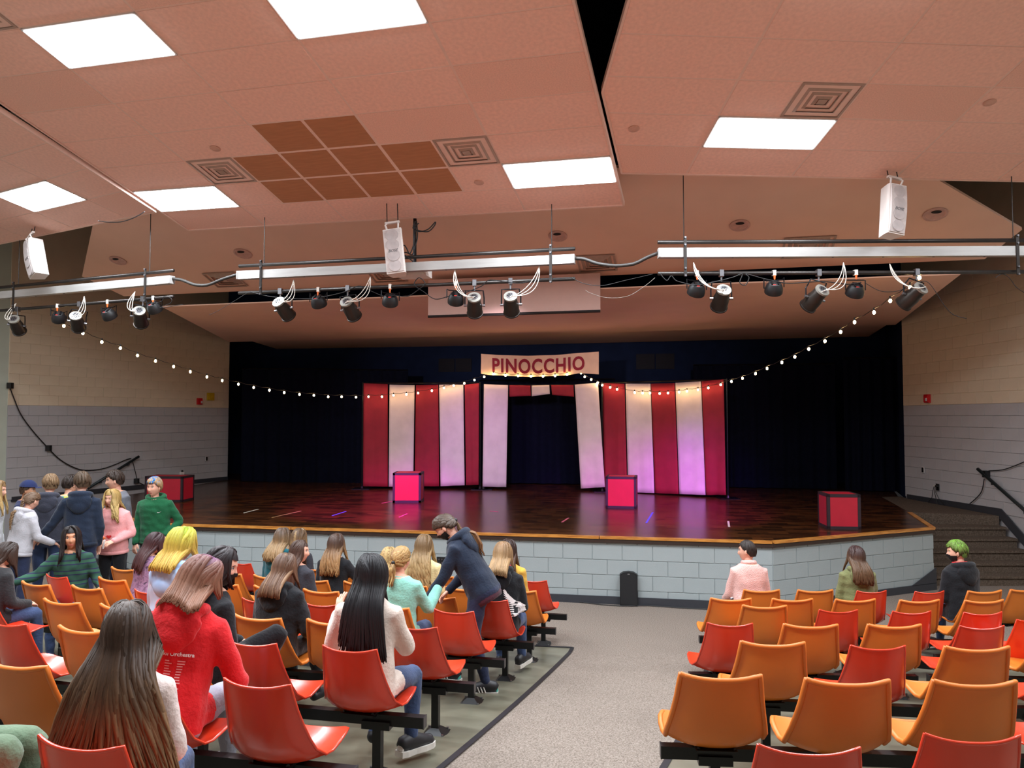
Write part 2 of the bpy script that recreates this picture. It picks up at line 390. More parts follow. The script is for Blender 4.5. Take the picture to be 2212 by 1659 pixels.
# ================================================================ CEILING CLOUDS
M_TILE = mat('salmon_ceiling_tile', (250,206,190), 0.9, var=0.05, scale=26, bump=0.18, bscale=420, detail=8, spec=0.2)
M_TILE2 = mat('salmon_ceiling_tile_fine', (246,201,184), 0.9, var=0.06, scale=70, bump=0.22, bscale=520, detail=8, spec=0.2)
M_BROWNT = mat('brown_ceiling_tile', (186,130,96), 0.85, var=0.06, scale=4, stretch=(1,6,1), spec=0.2)
M_TBAR = mat('salmon_ceiling_grid', (238,204,190), 0.6, var=0.03)
M_CLOUDBACK = mat('cloud_backing', (150,112,98), 0.9)
M_DIFF = bpy.data.materials.new('light_diffuser'); M_DIFF.use_nodes = True
def _diff():
    nt = M_DIFF.node_tree; N = nt.nodes; N.clear(); out = N.new('ShaderNodeOutputMaterial'); e = N.new('ShaderNodeEmission')
    tc = N.new('ShaderNodeTexCoord'); nz = N.new('ShaderNodeTexNoise'); nz.inputs['Scale'].default_value = 20
    rp = N.new('ShaderNodeValToRGB'); rp.color_ramp.elements[0].color = (0.93, 1.0, 1.07, 1); rp.color_ramp.elements[1].color = (0.95, 1.02, 1.09, 1)
    nt.links.new(tc.outputs['Object'], nz.inputs['Vector']); nt.links.new(nz.outputs['Fac'], rp.inputs['Fac']); nt.links.new(rp.outputs[0], e.inputs[0])
    e.inputs[1].default_value = PANEL_EMIT; nt.links.new(e.outputs[0], out.inputs[0])
_diff()
M_WMETAL = mat('white_enamel', (232,226,222), 0.4, var=0.02)
M_VENT = mat('grey_beige_vent_enamel', (176,150,136), 0.5, var=0.05)
M_VENTDARK = mat('vent_throat_dark', (30,24,24), 0.8)
TW, TD = 1.287, 0.592
def clip_poly(poly, p, n):
    out = []
    for i in range(len(poly)):
        a, b = poly[i], poly[(i+1) % len(poly)]; da = (a-p).dot(n); db = (b-p).dot(n)
        if da >= 0: out.append(a)
        if (da >= 0) != (db >= 0): out.append(a+(b-a)*(da/(da-db)))
    return out
class Cloud:
    def __init__(s, name, label, p0, U, V, uoff, cols, rows, clip=None, u0=None):
        s.p0 = Vector(p0); s.U = Vector(U).normalized(); s.V = (Vector(V)-s.U*Vector(V).dot(s.U)).normalized(); s.N = s.U.cross(s.V).normalized()
        if s.N.z < 0: s.N = -s.N
        s.uoff = uoff; s.cols = cols; s.rows = rows; s.clip = clip
        s.M = Matrix(((s.U.x, s.V.x, s.N.x), (s.U.y, s.V.y, s.N.y), (s.U.z, s.V.z, s.N.z)))
        s.root = empty(name, s.p0); tag(s.root, label, None, None, 'structure'); s.root.rotation_euler = s.M.to_euler()
        s.skip = set(); s.half = {}
    def pt(s, u, v, w=0.0): return Vector((s.uoff*TW+u*TW, v*TD, w))
    def world(s, q): return s.p0+s.M @ q
    def clipped(s, poly):
        if s.clip is None: return poly
        P = [s.world(q) for q in poly]
        for (p, n) in s.clip: P = clip_poly(P, p, n) if P else P
        Mi = s.M.transposed(); return [Mi @ (q-s.p0) for q in P]
    def build_tiles(s):
        g0 = 0.006
        for c in s.cols:
            for r in s.rows:
                for hf in (0, 1):
                    if (c, r, hf) in s.skip: continue
                    both = (c, r, 0) not in s.half and (c, r, 1) not in s.half and (c, r, 0) not in s.skip and (c, r, 1) not in s.skip
                    if both and hf: continue
                    ua, ub = (c, c+1) if both else (c+0.5*hf, c+0.5+0.5*hf)
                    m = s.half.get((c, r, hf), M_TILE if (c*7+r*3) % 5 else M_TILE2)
                    g = 0.014 if m is M_BROWNT else g0
                    poly = [s.pt(ua, -r-1)+Vector((g, g, 0)), s.pt(ub, -r-1)+Vector((-g, g, 0)), s.pt(ub, -r)+Vector((-g, -g, 0)), s.pt(ua, -r)+Vector((g, -g, 0))]
                    q = s.clipped(poly)
                    if len(q) < 3: continue
                    cen = sum(q, Vector())/len(q); mb = MB()
                    top = [p+Vector((0, 0, 0.02)) for p in q]; low = [cen+(p-cen)*(1-0.012/max((p-cen).length, .05)) for p in q]
                    k = len(q); mb.add([p-cen for p in low]+[p-cen for p in top], [tuple(range(k))]+[(i, (i+1) % k, k+(i+1) % k, k+i) for i in range(k)])
                    jig = random.uniform(-0.0025, 0.0025)
                    link('ceiling_tile', mb.mesh('ceiling_tile', m), s.root, cen+Vector((0, 0, jig)))
        # grid backing with a thin visible edge
        c0, c1, r1 = min(s.cols), max(s.cols)+1, max(s.rows)+1
        poly = s.clipped([s.pt(c0, -r1), s.pt(c1, -r1), s.pt(c1, 0), s.pt(c0, 0)])
        mb = MB(); mb.slab([p+Vector((0, 0, 0.004)) for p in poly], (0, 0, 1), 0.012); mb.build('grid', M_TBAR, s.root)
        eb = MB(); k = len(poly)
        for i in range(k):
            a, b = poly[i], poly[(i+1) % k]; d = (b-a).normalized(); nn = Vector((-d.y, d.x, 0))*0.012
            eb.slab([a-nn+Vector((0, 0, -0.012)), b-nn+Vector((0, 0, -0.012)), b-nn+Vector((0, 0, 0.05)), a-nn+Vector((0, 0, 0.05))], nn.normalized(), 0.024)
        eb.build('edge_channel', M_TBAR, s.root)
        bb = MB(); bb.slab([p+Vector((0, 0, 0.05)) for p in poly], (0, 0, 1), 0.01); bb.build('backing', M_BLACKROOF, s.root)
    def light(s, c, r, label):
        s.skip |= {(c, r, 0), (c, r, 1)}
        cen = s.pt(c+0.5, -r-0.5); o = empty('ceiling_light', s.world(cen)); o.rotation_euler = s.M.to_euler()
        w, d = TW-0.012, TD-0.012; fm = MB()
        for sx in (-1, 1): fm.box((sx*(w/2-0.012), 0, 0.0), (0.024, d, 0.022)); fm.box((0, sx*(d/2-0.012), 0.0), (w, 0.024, 0.022))
        fm.build('frame', M_WMETAL, o)
        dm = MB(); dm.add([(-w/2+.02, -d/2+.02, -.014), (w/2-.02, -d/2+.02, -.014), (w/2-.02, d/2-.02, -.014), (-w/2+.02, d/2-.02, -.014)], [(0, 1, 2, 3)])
        dd = dm.build('diffuser', M_DIFF, o)
        tag(o, label, 'ceiling light', 'square bright panel lights recessed in the ceiling panels')
    def vent(s, c, r, hf, label):
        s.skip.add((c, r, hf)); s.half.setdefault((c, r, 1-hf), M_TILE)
        make_vent(s.world(s.pt(c+0.25+0.5*hf, -r-0.5)), s.M, TW/2-.01, TD-.01, label)
def make_vent(p, M, w, d, label):
    o = empty('ceiling_vent', p); o.rotation_euler = M.to_euler()
    bk = MB(); bk.box((0, 0, 0.03), (w, d, 0.01)); bk.build('throat', M_VENTDARK, o)
    for i, k in enumerate((1.0, 0.8, 0.58, 0.36)):
        a, b = w*k/2, d*k/2; t = 0.055 if i else 0.03; z0, z1 = (0.0, -0.004) if i == 0 else (0.022, -0.012)
        mb = MB(); V = [(-a, -b, z0), (a, -b, z0), (a, b, z0), (-a, b, z0), (-a+t, -b+t, z1 if i == 0 else z1), (a-t, -b+t, z1), (a-t, b-t, z1), (-a+t, b-t, z1)]
        V2 = [(x, y, z+0.006) for (x, y, z) in V]
        Fc = [(j, (j+1) % 4, 4+(j+1) % 4, 4+j) for j in range(4)]
        mb.add(V, Fc); mb.add(V2, [tuple(reversed(f)) for f in Fc]); mb.build('louvre', M_VENT, o)
    cb = MB(); cb.box((0, 0, -0.006), (w*0.14, d*0.14, 0.012)); cb.build('centre_plate', M_VENT, o)
    tag(o, label, 'vent', 'square stepped air diffusers in the ceiling'); return o
CU, CV = (0.96541, -0.26034, -0.01455), (0.25155, 0.94460, -0.21085)
cen = Cloud('ceiling_panel_centre', 'salmon tiled hanging ceiling panel over the left and middle seats', (1.4116, 9.5599, 5.3714), CU, CV, 0.0, range(-5, 0), range(0, 15))
E_R = Vector((1.4116, 9.5599, 0)); dV = Vector((CV[0], CV[1], 0)).normalized(); nR = Vector((dV.y, -dV.x, 0))       # right of the centre panel's right edge
ULc = Vector((1.4116, 9.5599, 0))-Vector((CU[0], CU[1], 0))*TW*5.02
rgt = Cloud('ceiling_panel_right', 'salmon tiled hanging ceiling panel over the right seats', (1.285, 8.945, 5.588), (0.99798, 0.0635, 0), (-0.062, 0.9768, -0.205), -0.38, range(0, 7), range(0, 14), clip=[(E_R+nR*0.05, nR)])
lft = Cloud('ceiling_panel_left', 'salmon tiled hanging ceiling panel in the upper left corner', (-5.025, 10.642, 5.58), (0.87030, -0.49253, 0), (0.48263, 0.85281, -0.19947), -0.5, range(-5, 3), range(0, 9), clip=[(ULc-nR*0.03, -nR)])
cen.light(-1, 1, 'bright ceiling light at the right front corner of the middle ceiling panel, beside a vent')
cen.light(-5, 1, 'bright ceiling light at the left front corner of the middle ceiling panel')
cen.light(-4, 6, 'large bright ceiling light near the upper left corner of the photo')
cen.light(-2, 6, 'bright ceiling light cut by the top edge, left of the black ceiling gap')
cen.light(-5, 11, 'added ceiling fill light at the far left rear, out of frame above'); cen.light(-1, 11, 'added ceiling fill light beside the ceiling gap, out of frame above'); cen.light(-4, 13, 'added ceiling fill light of the rear left seats, out of frame above'); cen.light(-4, 11, 'ceiling light of the left seats, out of frame above'); cen.light(-2, 11, 'ceiling light of the middle seats, out of frame above')  # first three panels are added unseen fills for more bounce onto the ceiling
cen.vent(-4, 2, 0, 'square vent left of the brown ceiling tiles'); cen.vent(-2, 2, 1, 'square vent right of the brown ceiling tiles')
cen.vent(-5, 7, 1, 'square vent cut by the upper left corner of the photo')
for (c, r, hf) in [(-3,3,0),(-3,3,1),(-4,2,1),(-3,2,0),(-3,2,1),(-2,2,0),(-4,1,1),(-3,1,0),(-3,1,1),(-2,1,0)]: cen.half[(c, r, hf)] = M_BROWNT
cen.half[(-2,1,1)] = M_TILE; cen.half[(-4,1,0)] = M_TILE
rgt.light(1, 1, 'bright ceiling light over the right seats, below a square vent')
rgt.light(1, 5, 'ceiling light of the right seats just above the top edge'); rgt.light(4, 12, 'added ceiling fill light at the far right rear, out of frame'); rgt.light(4, 3, 'ceiling light far right, out of frame'); rgt.light(1, 10, 'ceiling light of the right seats, out of frame above'); rgt.light(4, 8, 'ceiling light at the right rear, out of frame')  # the far right rear panel is another unseen fill, added to lift the bounce
rgt.vent(1, 2, 1, 'square vent over the right seats, above the bright light')
lft.light(-1, 1, 'bright ceiling light at the left edge of the photo'); lft.light(-3, 5, 'ceiling light of the left corner panel, out of frame')
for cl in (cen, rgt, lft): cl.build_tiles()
# sprinkler cover plates
M_SPR = mat('sprinkler_cover', (214,170,152), 0.5)
for cl, u, v, lb in [(cen, -3.55, -3.35, 'round sprinkler cover left of the brown ceiling tiles'), (cen, -1.3, -1.35, 'round sprinkler cover between the brown tiles and the right front light'), (rgt, 0.35, -1.55, 'round sprinkler cover left of the right ceiling light'), (rgt, 3.1, -2.6, 'round sprinkler cover near the right edge of the ceiling'), (lft, -0.9, -2.6, 'round sprinkler cover near the left edge of the ceiling')]:
    mb = MB(); mb.lathe([(0.06, 0.0), (0.062, -0.008), (0.05, -0.014), (0.0005, -0.015)], 18, cap=False)
    o = mb.build('sprinkler_cover', M_SPR, None, cl.world(cl.pt(u, v))); o.rotation_euler = cl.M.to_euler(); tag(o, lb, 'sprinkler', 'sprinkler covers on the ceiling')

# drywall reflectors between the panels and the stage
az2 = rad(13.4); fz = EYE+2.25
pL = at_z(268, 640, fz); pR = at_z(2127, 560, fz); u2 = (pR-pL).normalized(); v2 = Vector((-u2.y, u2.x, 0)); sl = rad(20)
n2 = u2.cross(v2*math.cos(sl)+Vector((0, 0, -math.sin(sl)))).normalized()
if n2.z < 0: n2 = -n2
pts = [at_plane(x, y, pL, n2) for (x, y) in [(268, 640), (2127, 560), (2208, 496), (2022, 386), (1960, 374), (1500, 352), (420, 420), (210, 440), (177, 597)]]
REFL = MB(); REFL.slab(pts, n2, 0.04); reflector = struct('ceiling_reflector_front', REFL, M_PLASTER, label='sloping tan drywall ceiling reflector behind the light bars')
z3 = EYE+2.0
p3 = [at_z(350, 663, z3), at_z(2075, 593, z3), at_z(1934, 702, z3), at_z(495, 739, z3)]
mb = MB(); mb.slab(p3, (0, 0, 1), 0.02); struct('ceiling_reflector_stage', mb, M_PLASTER, label='flat tan drywall ceiling over the stage front')
z4 = z3+0.05; p4 = [at_z(530, 733, z4), at_z(1925, 696, z4), at_z(1876, 727, z4), at_z(608, 757, z4)]
mb = MB(); mb.slab(p4, (0, 0, 1), 0.02); struct('ceiling_reflector_rear', mb, M_PLASTER, label='narrow tan ceiling strip above the stage opening')
# header closing the stage opening to the roof
mb = MB(); a, b = WLA, WRA; mb.prism([(a.x-0.6, a.y+0.1), (b.x+0.4, b.y+0.1), (b.x+0.4, b.y+0.3), (a.x-0.6, a.y+0.3)], z3+0.13, 9.1); struct('wall_stage_header', mb, M_STAGEBLACK)
# recessed cans and slot diffusers in the reflector
M_CAN = mat('downlight_trim', (206,164,152), 0.6); M_CANIN = mat('downlight_inside', (28,18,18), 0.7)
Mr = Matrix((u2, n2.cross(u2), n2)).transposed()
for x, y, r, lb in [(1205, 509, .14, 'round recessed downlight right of the middle cable bundle'), (1598, 486, .14, 'round recessed downlight above the right light bar'), (2020, 462, .15, 'round recessed downlight right of the right loudspeaker'), (525, 547, .15, 'round recessed downlight above the left end of the middle light bar'), (255, 562, .14, 'round recessed downlight above the left light bar')]:
    p = at_plane(x, y, pL, n2); o = empty('downlight', p-n2*0.004); o.rotation_euler = Mr.to_euler()
    mb = MB(); mb.lathe([(r, 0), (r, -0.012), (r*0.8, -0.014), (r*0.74, 0.0)], 28, cap=False); mb.build('trim_ring', M_CAN, o)
    mb = MB(); mb.lathe([(r*0.78, -0.006), (r*0.3, -0.002)], 24); mb.build('baffle', M_CAN, o)
    mb = MB(); mb.lathe([(r*0.42, -0.0135), (r*0.42, -0.009)], 20, M=Matrix.Translation((0, -r*0.42, 0)) @ Matrix.Diagonal((1, 0.5, 1, 1))); mb.build('aperture', M_CANIN, o)
    tag(o, lb, 'downlight', 'recessed downlights in the tan reflector')
for x, y, w, lb in [(487, 603, .62, 'slotted vent in the tan reflector left of the middle light bar'), (1289, 567, .6, 'slotted vent between the middle and right light bars'), (1745, 533, .7, 'slotted vent behind the right light bar'), (835, 592, .6, 'slotted vent beside the projector')]:
    make_vent(at_plane(x, y, pL, n2)-n2*0.02, Mr, w, w*0.8, lb)
# low projection screen in the gap above the stage
M_SCREEN = mat('projection_screen_cloth', (204,170,160), 0.8, var=0.015); M_BLACK = mat('black_plastic', (18,18,20), 0.5)
sc = empty('projection_screen', at_y(1111, 650, 12.25)); tag(sc, 'projection screen with a black bottom bar lowered above the stage', 'screen')
a, b = at_y(925, 684, 12.5)-sc.location, at_y(1297, 672, 11.9)-sc.location
mb = MB(); nn = (b-a).cross(Vector((0, 0, 1))).normalized()
mb.slab([a, b, b+Vector((0, 0, .6)), Vector((a.x, a.y, b.z+.6))], nn, 0.006); mb.build('cloth', M_SCREEN, sc)
mb = MB(); mb.tube([a+nn*.005, b+nn*.005], 0.022, 8); mb.build('bottom_bar', M_BLACK, sc)

# ================================================================ STAGE DRESSING
M_RED = mat('dark_red_cloth', (152,28,46), 0.8, var=0.08, scale=5, bump=0.15, bscale=300)
M_WHITE = mat('off_white_cloth', (224,208,206), 0.8, var=0.05, scale=4, bump=0.12, bscale=300)
M_BLACKCLOTH = mat('black_stage_drape', (13,17,34), 0.95, var=0.1, spec=0.1)
M_POST = mat('black_steel', (24,24,28), 0.35, metal=0.6)
M_CREAM = mat('cream_banner_cloth', (238,204,172), 0.8, var=0.04, scale=5, bump=0.15, bscale=200)
def vplane(a, b):
    d = (b-a).normalized(); return Vector((d.y, -d.x, 0))
def cloth_strip(name, parent, pa, nrm, tl, tr, bl, br, m, off=0.0, nx=8, nz=16, amp=0.012, seed=0, org=None):
    """a hanging strip between four points seen on the vertical plane (pa, nrm), with soft folds and real thickness"""
    P = [at_plane(q[0], q[1], pa, nrm)+nrm*off for q in (tl, tr, bl, br)]; org = org or Vector()
    V = []
    for k in range(nz+1):
        f = k/nz
        for i in range(nx+1):
            g = i/nx; p = P[0]*(1-f)*(1-g)+P[1]*(1-f)*g+P[2]*f*(1-g)+P[3]*f*g
            w = math.sin(g*PI)*amp*(noise.noise(Vector((g*3+seed*7.1, f*1.2+seed, 0.3)))*2.2+0.5*math.sin(9*g+seed+2*f))*(0.3+f)
            V.append(p+nrm*w-org)
    n = len(V); w_ = nx+1; V += [p-nrm*0.008 for p in V]; Fc = []
    for k in range(nz):
        for i in range(nx):
            q = (k*w_+i, k*w_+i+1, (k+1)*w_+i+1, (k+1)*w_+i); Fc.append(q); Fc.append(tuple(n+j for j in reversed(q)))
    bd = [i for i in range(w_)]+[k*w_+nx for k in range(1, nz+1)]+[nz*w_+i for i in range(nx-1, -1, -1)]+[k*w_ for k in range(nz-1, 0, -1)]
    Fc += [(bd[i], bd[(i+1) % len(bd)], n+bd[(i+1) % len(bd)], n+bd[i]) for i in range(len(bd))]
    mb = MB(); mb.add(V, Fc); return mb.build(name, m, parent, smooth=True)
def backdrop(label, a, b, strips, ztop, posts):
    root = empty('striped_backdrop', a); tag(root, label, 'backdrop', 'red and white striped cloth backdrops on stage')
    n = vplane(a, b); d = (b-a).normalized()
    for i, s in enumerate(strips):
        cloth_strip('red_stripe' if s[0] == 'r' else 'white_stripe', root, a, n, s[1], s[2], s[3], s[4], M_RED if s[0] == 'r' else M_WHITE, off=0.03, seed=i+len(label), org=a, nz=20 if s[3][1] > 900 else 6, nx=10, amp=0.02 if s[3][1] > 900 else 0.03)
    for q in posts:
        p = a+d*q; mb = MB(); mb.tube([(0, 0, 0), (0, 0, ztop-H)], 0.02, 8); mb.build('post', M_POST, root, p-a+Vector((0, 0, 0.0)))
        mb = MB(); mb.box((0, 0, 0.008), (0.42, 0.42, 0.016)); mb.lathe([(0.05, 0.016), (0.03, 0.07)], 12); mb.build('base_plate', M_POST, root, p-a)
    mb = MB(); mb.tube([d*posts[0]+Vector((0, 0, ztop-H-0.02)), d*posts[-1]+Vector((0, 0, ztop-H-0.02))], 0.016, 8); mb.build('crossbar', M_POST, root)
    return root, n
PA, PB = at_z(782, 1056, H), at_z(1037, 1057, H)
PCa, PCb = at_z(1043, 1057, H), at_z(1303, 1062, H)
PRa, PRb = at_z(1302, 1061, H), at_z(1573, 1077, H)
bl, nl = backdrop('striped cloth backdrop left of the stage arch, behind the left pink box', PA, PB, [
  ('r', (786,828), (838,830), (785,1050), (838,1051)), ('w', (842,831), (896,832), (840,1051), (893,1050)), ('r', (899,832), (947,831), (896,1050), (949,1050)),
  ('w', (949,831), (1001,831), (952,1050), (1004,1048)), ('r', (1004,831), (1035,828), (1007,1048), (1034,1047))], at_plane(782, 826, PA, vplane(PA, PB)).z, [0.0, (PB-PA).length])
bc, nc = backdrop('white draped doorway arch with a red and white valance at centre stage', PCa, PCb, [
  ('w', (1046,830), (1098,832), (1043,1051), (1094,1052)), ('r', (1101,832), (1146,833), (1101,857), (1147,855)), ('w', (1149,833), (1187,832), (1149,856), (1188,851)),
  ('r', (1191,832), (1239,832), (1193,853), (1240,857)), ('w', (1242,831), (1292,827), (1255,1055), (1307,1052))], at_plane(1100, 831, PCa, vplane(PCa, PCb)).z, [0.02, (PCb-PCa).length-0.02])
br_, nr_ = backdrop('striped cloth backdrop right of the stage arch, washed in purple light', PRa, PRb, [
  ('r', (1303,828), (1350,829), (1307,1057), (1356,1062)), ('w', (1352.6,829), (1406,829), (1358,1063), (1414.5,1065)), ('r', (1407.6,829), (1458,827.6), (1416,1065), (1467,1067)),
  ('w', (1460,827), (1515,824), (1468.7,1067), (1525,1069)), ('r', (1516.7,823.6), (1564,819.5), (1526,1069), (1569,1069))], at_plane(1570, 818, PRa, vplane(PRa, PRb)).z, [0.0, (PRb-PRa).length])
# banner
bp = at_plane(1166, 788, PCa-nc*-0.08, nc); ban = empty('banner', bp); tag(ban, 'cream cloth banner lettered PINOCCHIO in dark red above the arch', 'banner')
topc = [(1039.7,764.4), (1080,767), (1142,768.5), (1200,767), (1250,762.5), (1294,759.7)]
botc = [(1038,807), (1056,810), (1142,814), (1223,811), (1251,806), (1293,808.5)]
def interp(c, f):
    k = f*(len(c)-1); i = min(int(k), len(c)-2); t = k-i; return (c[i][0]*(1-t)+c[i+1][0]*t, c[i][1]*(1-t)+c[i+1][1]*t)
def byx(c, x):
    for i in range(len(c)-1):
        if x <= c[i+1][0] or i == len(c)-2:
            t = (x-c[i][0])/(c[i+1][0]-c[i][0]); return c[i][1]*(1-t)+c[i+1][1]*t
pb = PCa+nc*0.08
NXB, NZB = 40, 8; V = []
for k in range(NZB+1):
    for i in range(NXB+1):
        f = i/NXB; x = 1039+254.5*f; y = byx(topc, x)*(1-k/NZB)+byx(botc, x)*k/NZB
        w = 0.03*noise.noise(Vector((f*7, k*0.25, 1.7)))
        V.append(at_plane(x, y, pb, nc)+nc*w-bp)
n = len(V); w_ = NXB+1; V += [p-nc*0.006 for p in V]; Fc = []
for k in range(NZB):
    for i in range(NXB):
        q = (k*w_+i, k*w_+i+1, (k+1)*w_+i+1, (k+1)*w_+i); Fc += [q, tuple(n+j for j in reversed(q))]
mb = MB(); mb.add(V, Fc); mb.build('cloth', M_CREAM, ban, smooth=True)
M_LETTER = mat('dark_red_letters', (150,26,50), 0.75, var=0.05)
tm = text_mesh('PINOCCHIO', 1.0, offset=0.03, space=1.12)
bmx = bmesh.new(); bmx.from_mesh(tm); bmesh.ops.triangulate(bmx, faces=bmx.faces)
bmesh.ops.subdivide_edges(bmx, edges=[e for e in bmx.edges if e.calc_length() > 0.12], cuts=2, use_grid_fill=False)
xs = [v.co.x for v in bmx.verts]; ys = [v.co.y for v in bmx.verts]; x0, x1, y0, y1 = min(xs), max(xs), min(ys), max(ys)
for v in bmx.verts:
    f = (v.co.x-x0)/(x1-x0); g = (v.co.y-y0)/(y1-y0); px = 1064+199*f
    yt, yb_ = byx(topc, px)+7.0, byx(botc, px)-6.0
    if px > 1225: yb_ = min(yb_, 803)
    py = yt*g+yb_*(1-g); fb = (px-1039)/254.5
    v.co = at_plane(px, py, pb, nc)+nc*(0.03*noise.noise(Vector((fb*7, (1-g)*2.0, 1.7)))+0.028)-bp
bmx.to_mesh(tm); bmx.free(); tm.materials.clear(); tm.materials.append(M_LETTER); link('lettering', tm, ban)

# black drapes
def drape(label, a, b, z1, folds):
    root = empty('stage_curtain', (a.x, a.y, H)); tag(root, label, 'curtain', 'black drapes masking the stage')
    d = b-a; ln = d.length; d.normalize(); n = Vector((d.y, -d.x, 0)); k = int(folds*8); V = []
    for j in (0, 1):
        for i in range(k+1):
            s = ln*i/k; w = 0.05*math.sin(2*PI*folds*i/k)+0.03*noise.noise(Vector((s*2, j*0.4, len(label)))); V.append(d*s+n*w+Vector((0, 0, 0.02 if j == 0 else z1-H)))
    m2 = len(V); V += [p-n*0.01 for p in V]; Fc = []
    for i in range(k): q = (i, i+1, k+2+i, k+1+i); Fc += [q, tuple(m2+t for t in reversed(q))]
    mb = MB(); mb.add(V, Fc); mb.build('drape', M_BLACKCLOTH, root, smooth=True)
    mb = MB(); mb.tube([Vector((0, 0, z1-H+0.02)), d*ln+Vector((0, 0, z1-H+0.02))], 0.02, 6); mb.build('track', M_POST, root)
drape('black stage curtain left of the striped backdrops, under the string lights', at_y(520, 1040, 20.6)*1.0, at_y(880, 1052, 19.9), 3.97, 13)
drape('black stage curtain seen through the doorway arch', at_y(1035, 1052, 20.0), at_y(1330, 1056, 19.4), 3.62, 9)
drape('black stage curtain right of the striped backdrops, behind the right red box', at_y(1500, 1060, 18.9), at_y(1808, 1066, 18.3), 3.95, 10)
drape('narrow black stage curtain beside the right wall', at_y(1826, 1066, 18.0), at_y(1975, 1070, 17.6), 4.05, 6)
# grilles on the back wall
M_GRILLE = mat('dark_wall_grille', (6,9,24), 0.7, metal=0.2)
nb = vplane(BW0, BW1)
for (xa, ya, xb, yb_), lb in [((947,775,1020,803), 'dark wall grille left of the banner'), ((1373,765,1458,797), 'dark wall grille right of the banner')]:
    p0 = at_plane(xa, ya, BW0, nb); p1 = at_plane(xb, yb_, BW0, nb); ctr = (p0+p1)/2; o = empty('wall_grille', ctr+nb*0.02); tag(o, lb, 'grille', 'wall grilles at the back of the stage')
    ww = (Vector((p1.x, p1.y, 0))-Vector((p0.x, p0.y, 0))).length; hh = p0.z-p1.z; ang = math.atan2(BW1.y-BW0.y, BW1.x-BW0.x); o.rotation_euler[2] = ang
    for sgn in (-1, 1):
        mb = MB(); mb.box((sgn*ww/4, 0, 0), (ww/2-0.03, 0.03, hh)); mb.build('panel', M_GRILLE, o)
        for k in range(6): mb = MB(); mb.box((sgn*ww/4, -0.02, -hh/2+hh*(k+0.5)/6), (ww/2-0.08, 0.012, 0.02)); mb.build('slat', M_GRILLE, o)

# red boxes with dark taped edges
M_BOXRED = mat('red_box_paint', (186,26,50), 0.5, var=0.04, scale=6); M_TAPE = mat('dark_purple_tape', (44,26,36), 0.6)
def red_box(label, c, yaw, w, d, h):
    o = empty('red_box', (c.x, c.y, H), yaw); tag(o, label, 'box', 'red boxes with dark taped edges on stage')
    mb = MB(); mb.box((0, 0, h/2+0.004), (w-0.012, d-0.012, h-0.012)); mb.build('body', M_BOXRED, o)
    t = 0.045
    for sx in (-1, 1):
        for sy in (-1, 1):
            mb = MB(); mb.box((sx*(w/2-t/2), sy*(d/2-t/2), h/2), (t, t, h)); mb.build('edge_tape', M_TAPE, o)
    for z in (t/2, h-t/2):
        for s in (-1, 1):
            mb = MB(); mb.box((0, s*(d/2-t/2), z), (w, t, t)); mb.build('edge_tape', M_TAPE, o)
            mb = MB(); mb.box((s*(w/2-t/2), 0, z), (t, d, t)); mb.build('edge_tape', M_TAPE, o)
red_box('bright pink lit box in front of the left striped backdrop', Vector((-2.13, 15.82, 0)), 0.0, 0.57, 0.57, 0.6)
red_box('bright pink lit box in front of the right striped backdrop', Vector((2.12, 14.82, 0)), rad(-12), 0.58, 0.5, 0.6)
red_box('plain red box near the right front corner of the stage', Vector((5.16, 12.13, 0)), rad(-6), 0.5, 0.5, 0.54)
red_box('dark red box at the far left of the stage behind the green hoodie', at_z(352, 1085, H)+Vector((0, 0.3, 0)), rad(-4), 0.8, 0.5, 0.52)
# tape marks on the stage floor
for (a, b, c, lb) in [((527,1108), (558,1100), (220,224,210), 'white tape mark at the left front of the stage'), ((588,1118), (650,1104), (170,140,90), 'long tan tape mark on the left stage floor'), ((718,1114), (747,1105), (90,110,220), 'blue tape mark left of the left pink box'), ((863,1117), (880,1110), (230,90,140), 'pink tape mark in front of the left pink box'), ((1058,1104), (1076,1106), (230,90,150), 'pink tape mark at centre stage'), ((1214,1128), (1228,1119), (240,120,150), 'pink tape mark near the middle front of the stage'), ((1396,1130), (1410,1107), (90,110,230), 'blue tape mark beside the right pink box'), ((1573,1126), (1575,1138), (190,220,170), 'pale green tape mark left of the plain red box'), ((825,1087), (848,1083), (230,100,130), 'pink tape mark at the foot of the left pink box')]:
    p, q = at_z(*a, H), at_z(*b, H); d = (q-p); n = Vector((-d.y, d.x, 0)).normalized()*0.016; mb = MB(); o_ = (p+q)/2
    mb.slab([p+n-o_, q+n-o_, q-n-o_, p-n-o_], (0, 0, 1), 0.003); o = mb.build('tape_mark', mat('tape_%d_%d_%d' % c, c, 0.6), None, o_); tag(o, lb, 'tape mark', 'coloured tape marks on the stage floor')

# string lights
M_BULB = bpy.data.materials.new('warm_bulb'); M_BULB.use_nodes = True
_b = M_BULB.node_tree.nodes['Principled BSDF']; _b.inputs['Emission Color'].default_value = (1.0, 0.62, 0.25, 1); _b.inputs['Emission Strength'].default_value = 55; _b.inputs['Base Color'].default_value = (1, .8, .5, 1)
_n = M_BULB.node_tree.nodes.new('ShaderNodeTexNoise'); _r = M_BULB.node_tree.nodes.new('ShaderNodeValToRGB'); _r.color_ramp.elements[0].color = (1, .55, .2, 1); _r.color_ramp.elements[1].color = (1, .72, .35, 1)
M_BULB.node_tree.links.new(_n.outputs['Fac'], _r.inputs['Fac']); M_BULB.node_tree.links.new(_r.outputs[0], _b.inputs['Emission Color'])
M_WIRE = mat('black_cable', (16,16,18), 0.6)
bulb_me = MB().sphere((0, 0, -0.03), (0.021, 0.021, 0.026), 10, 8).mesh('bulb', M_BULB, True)
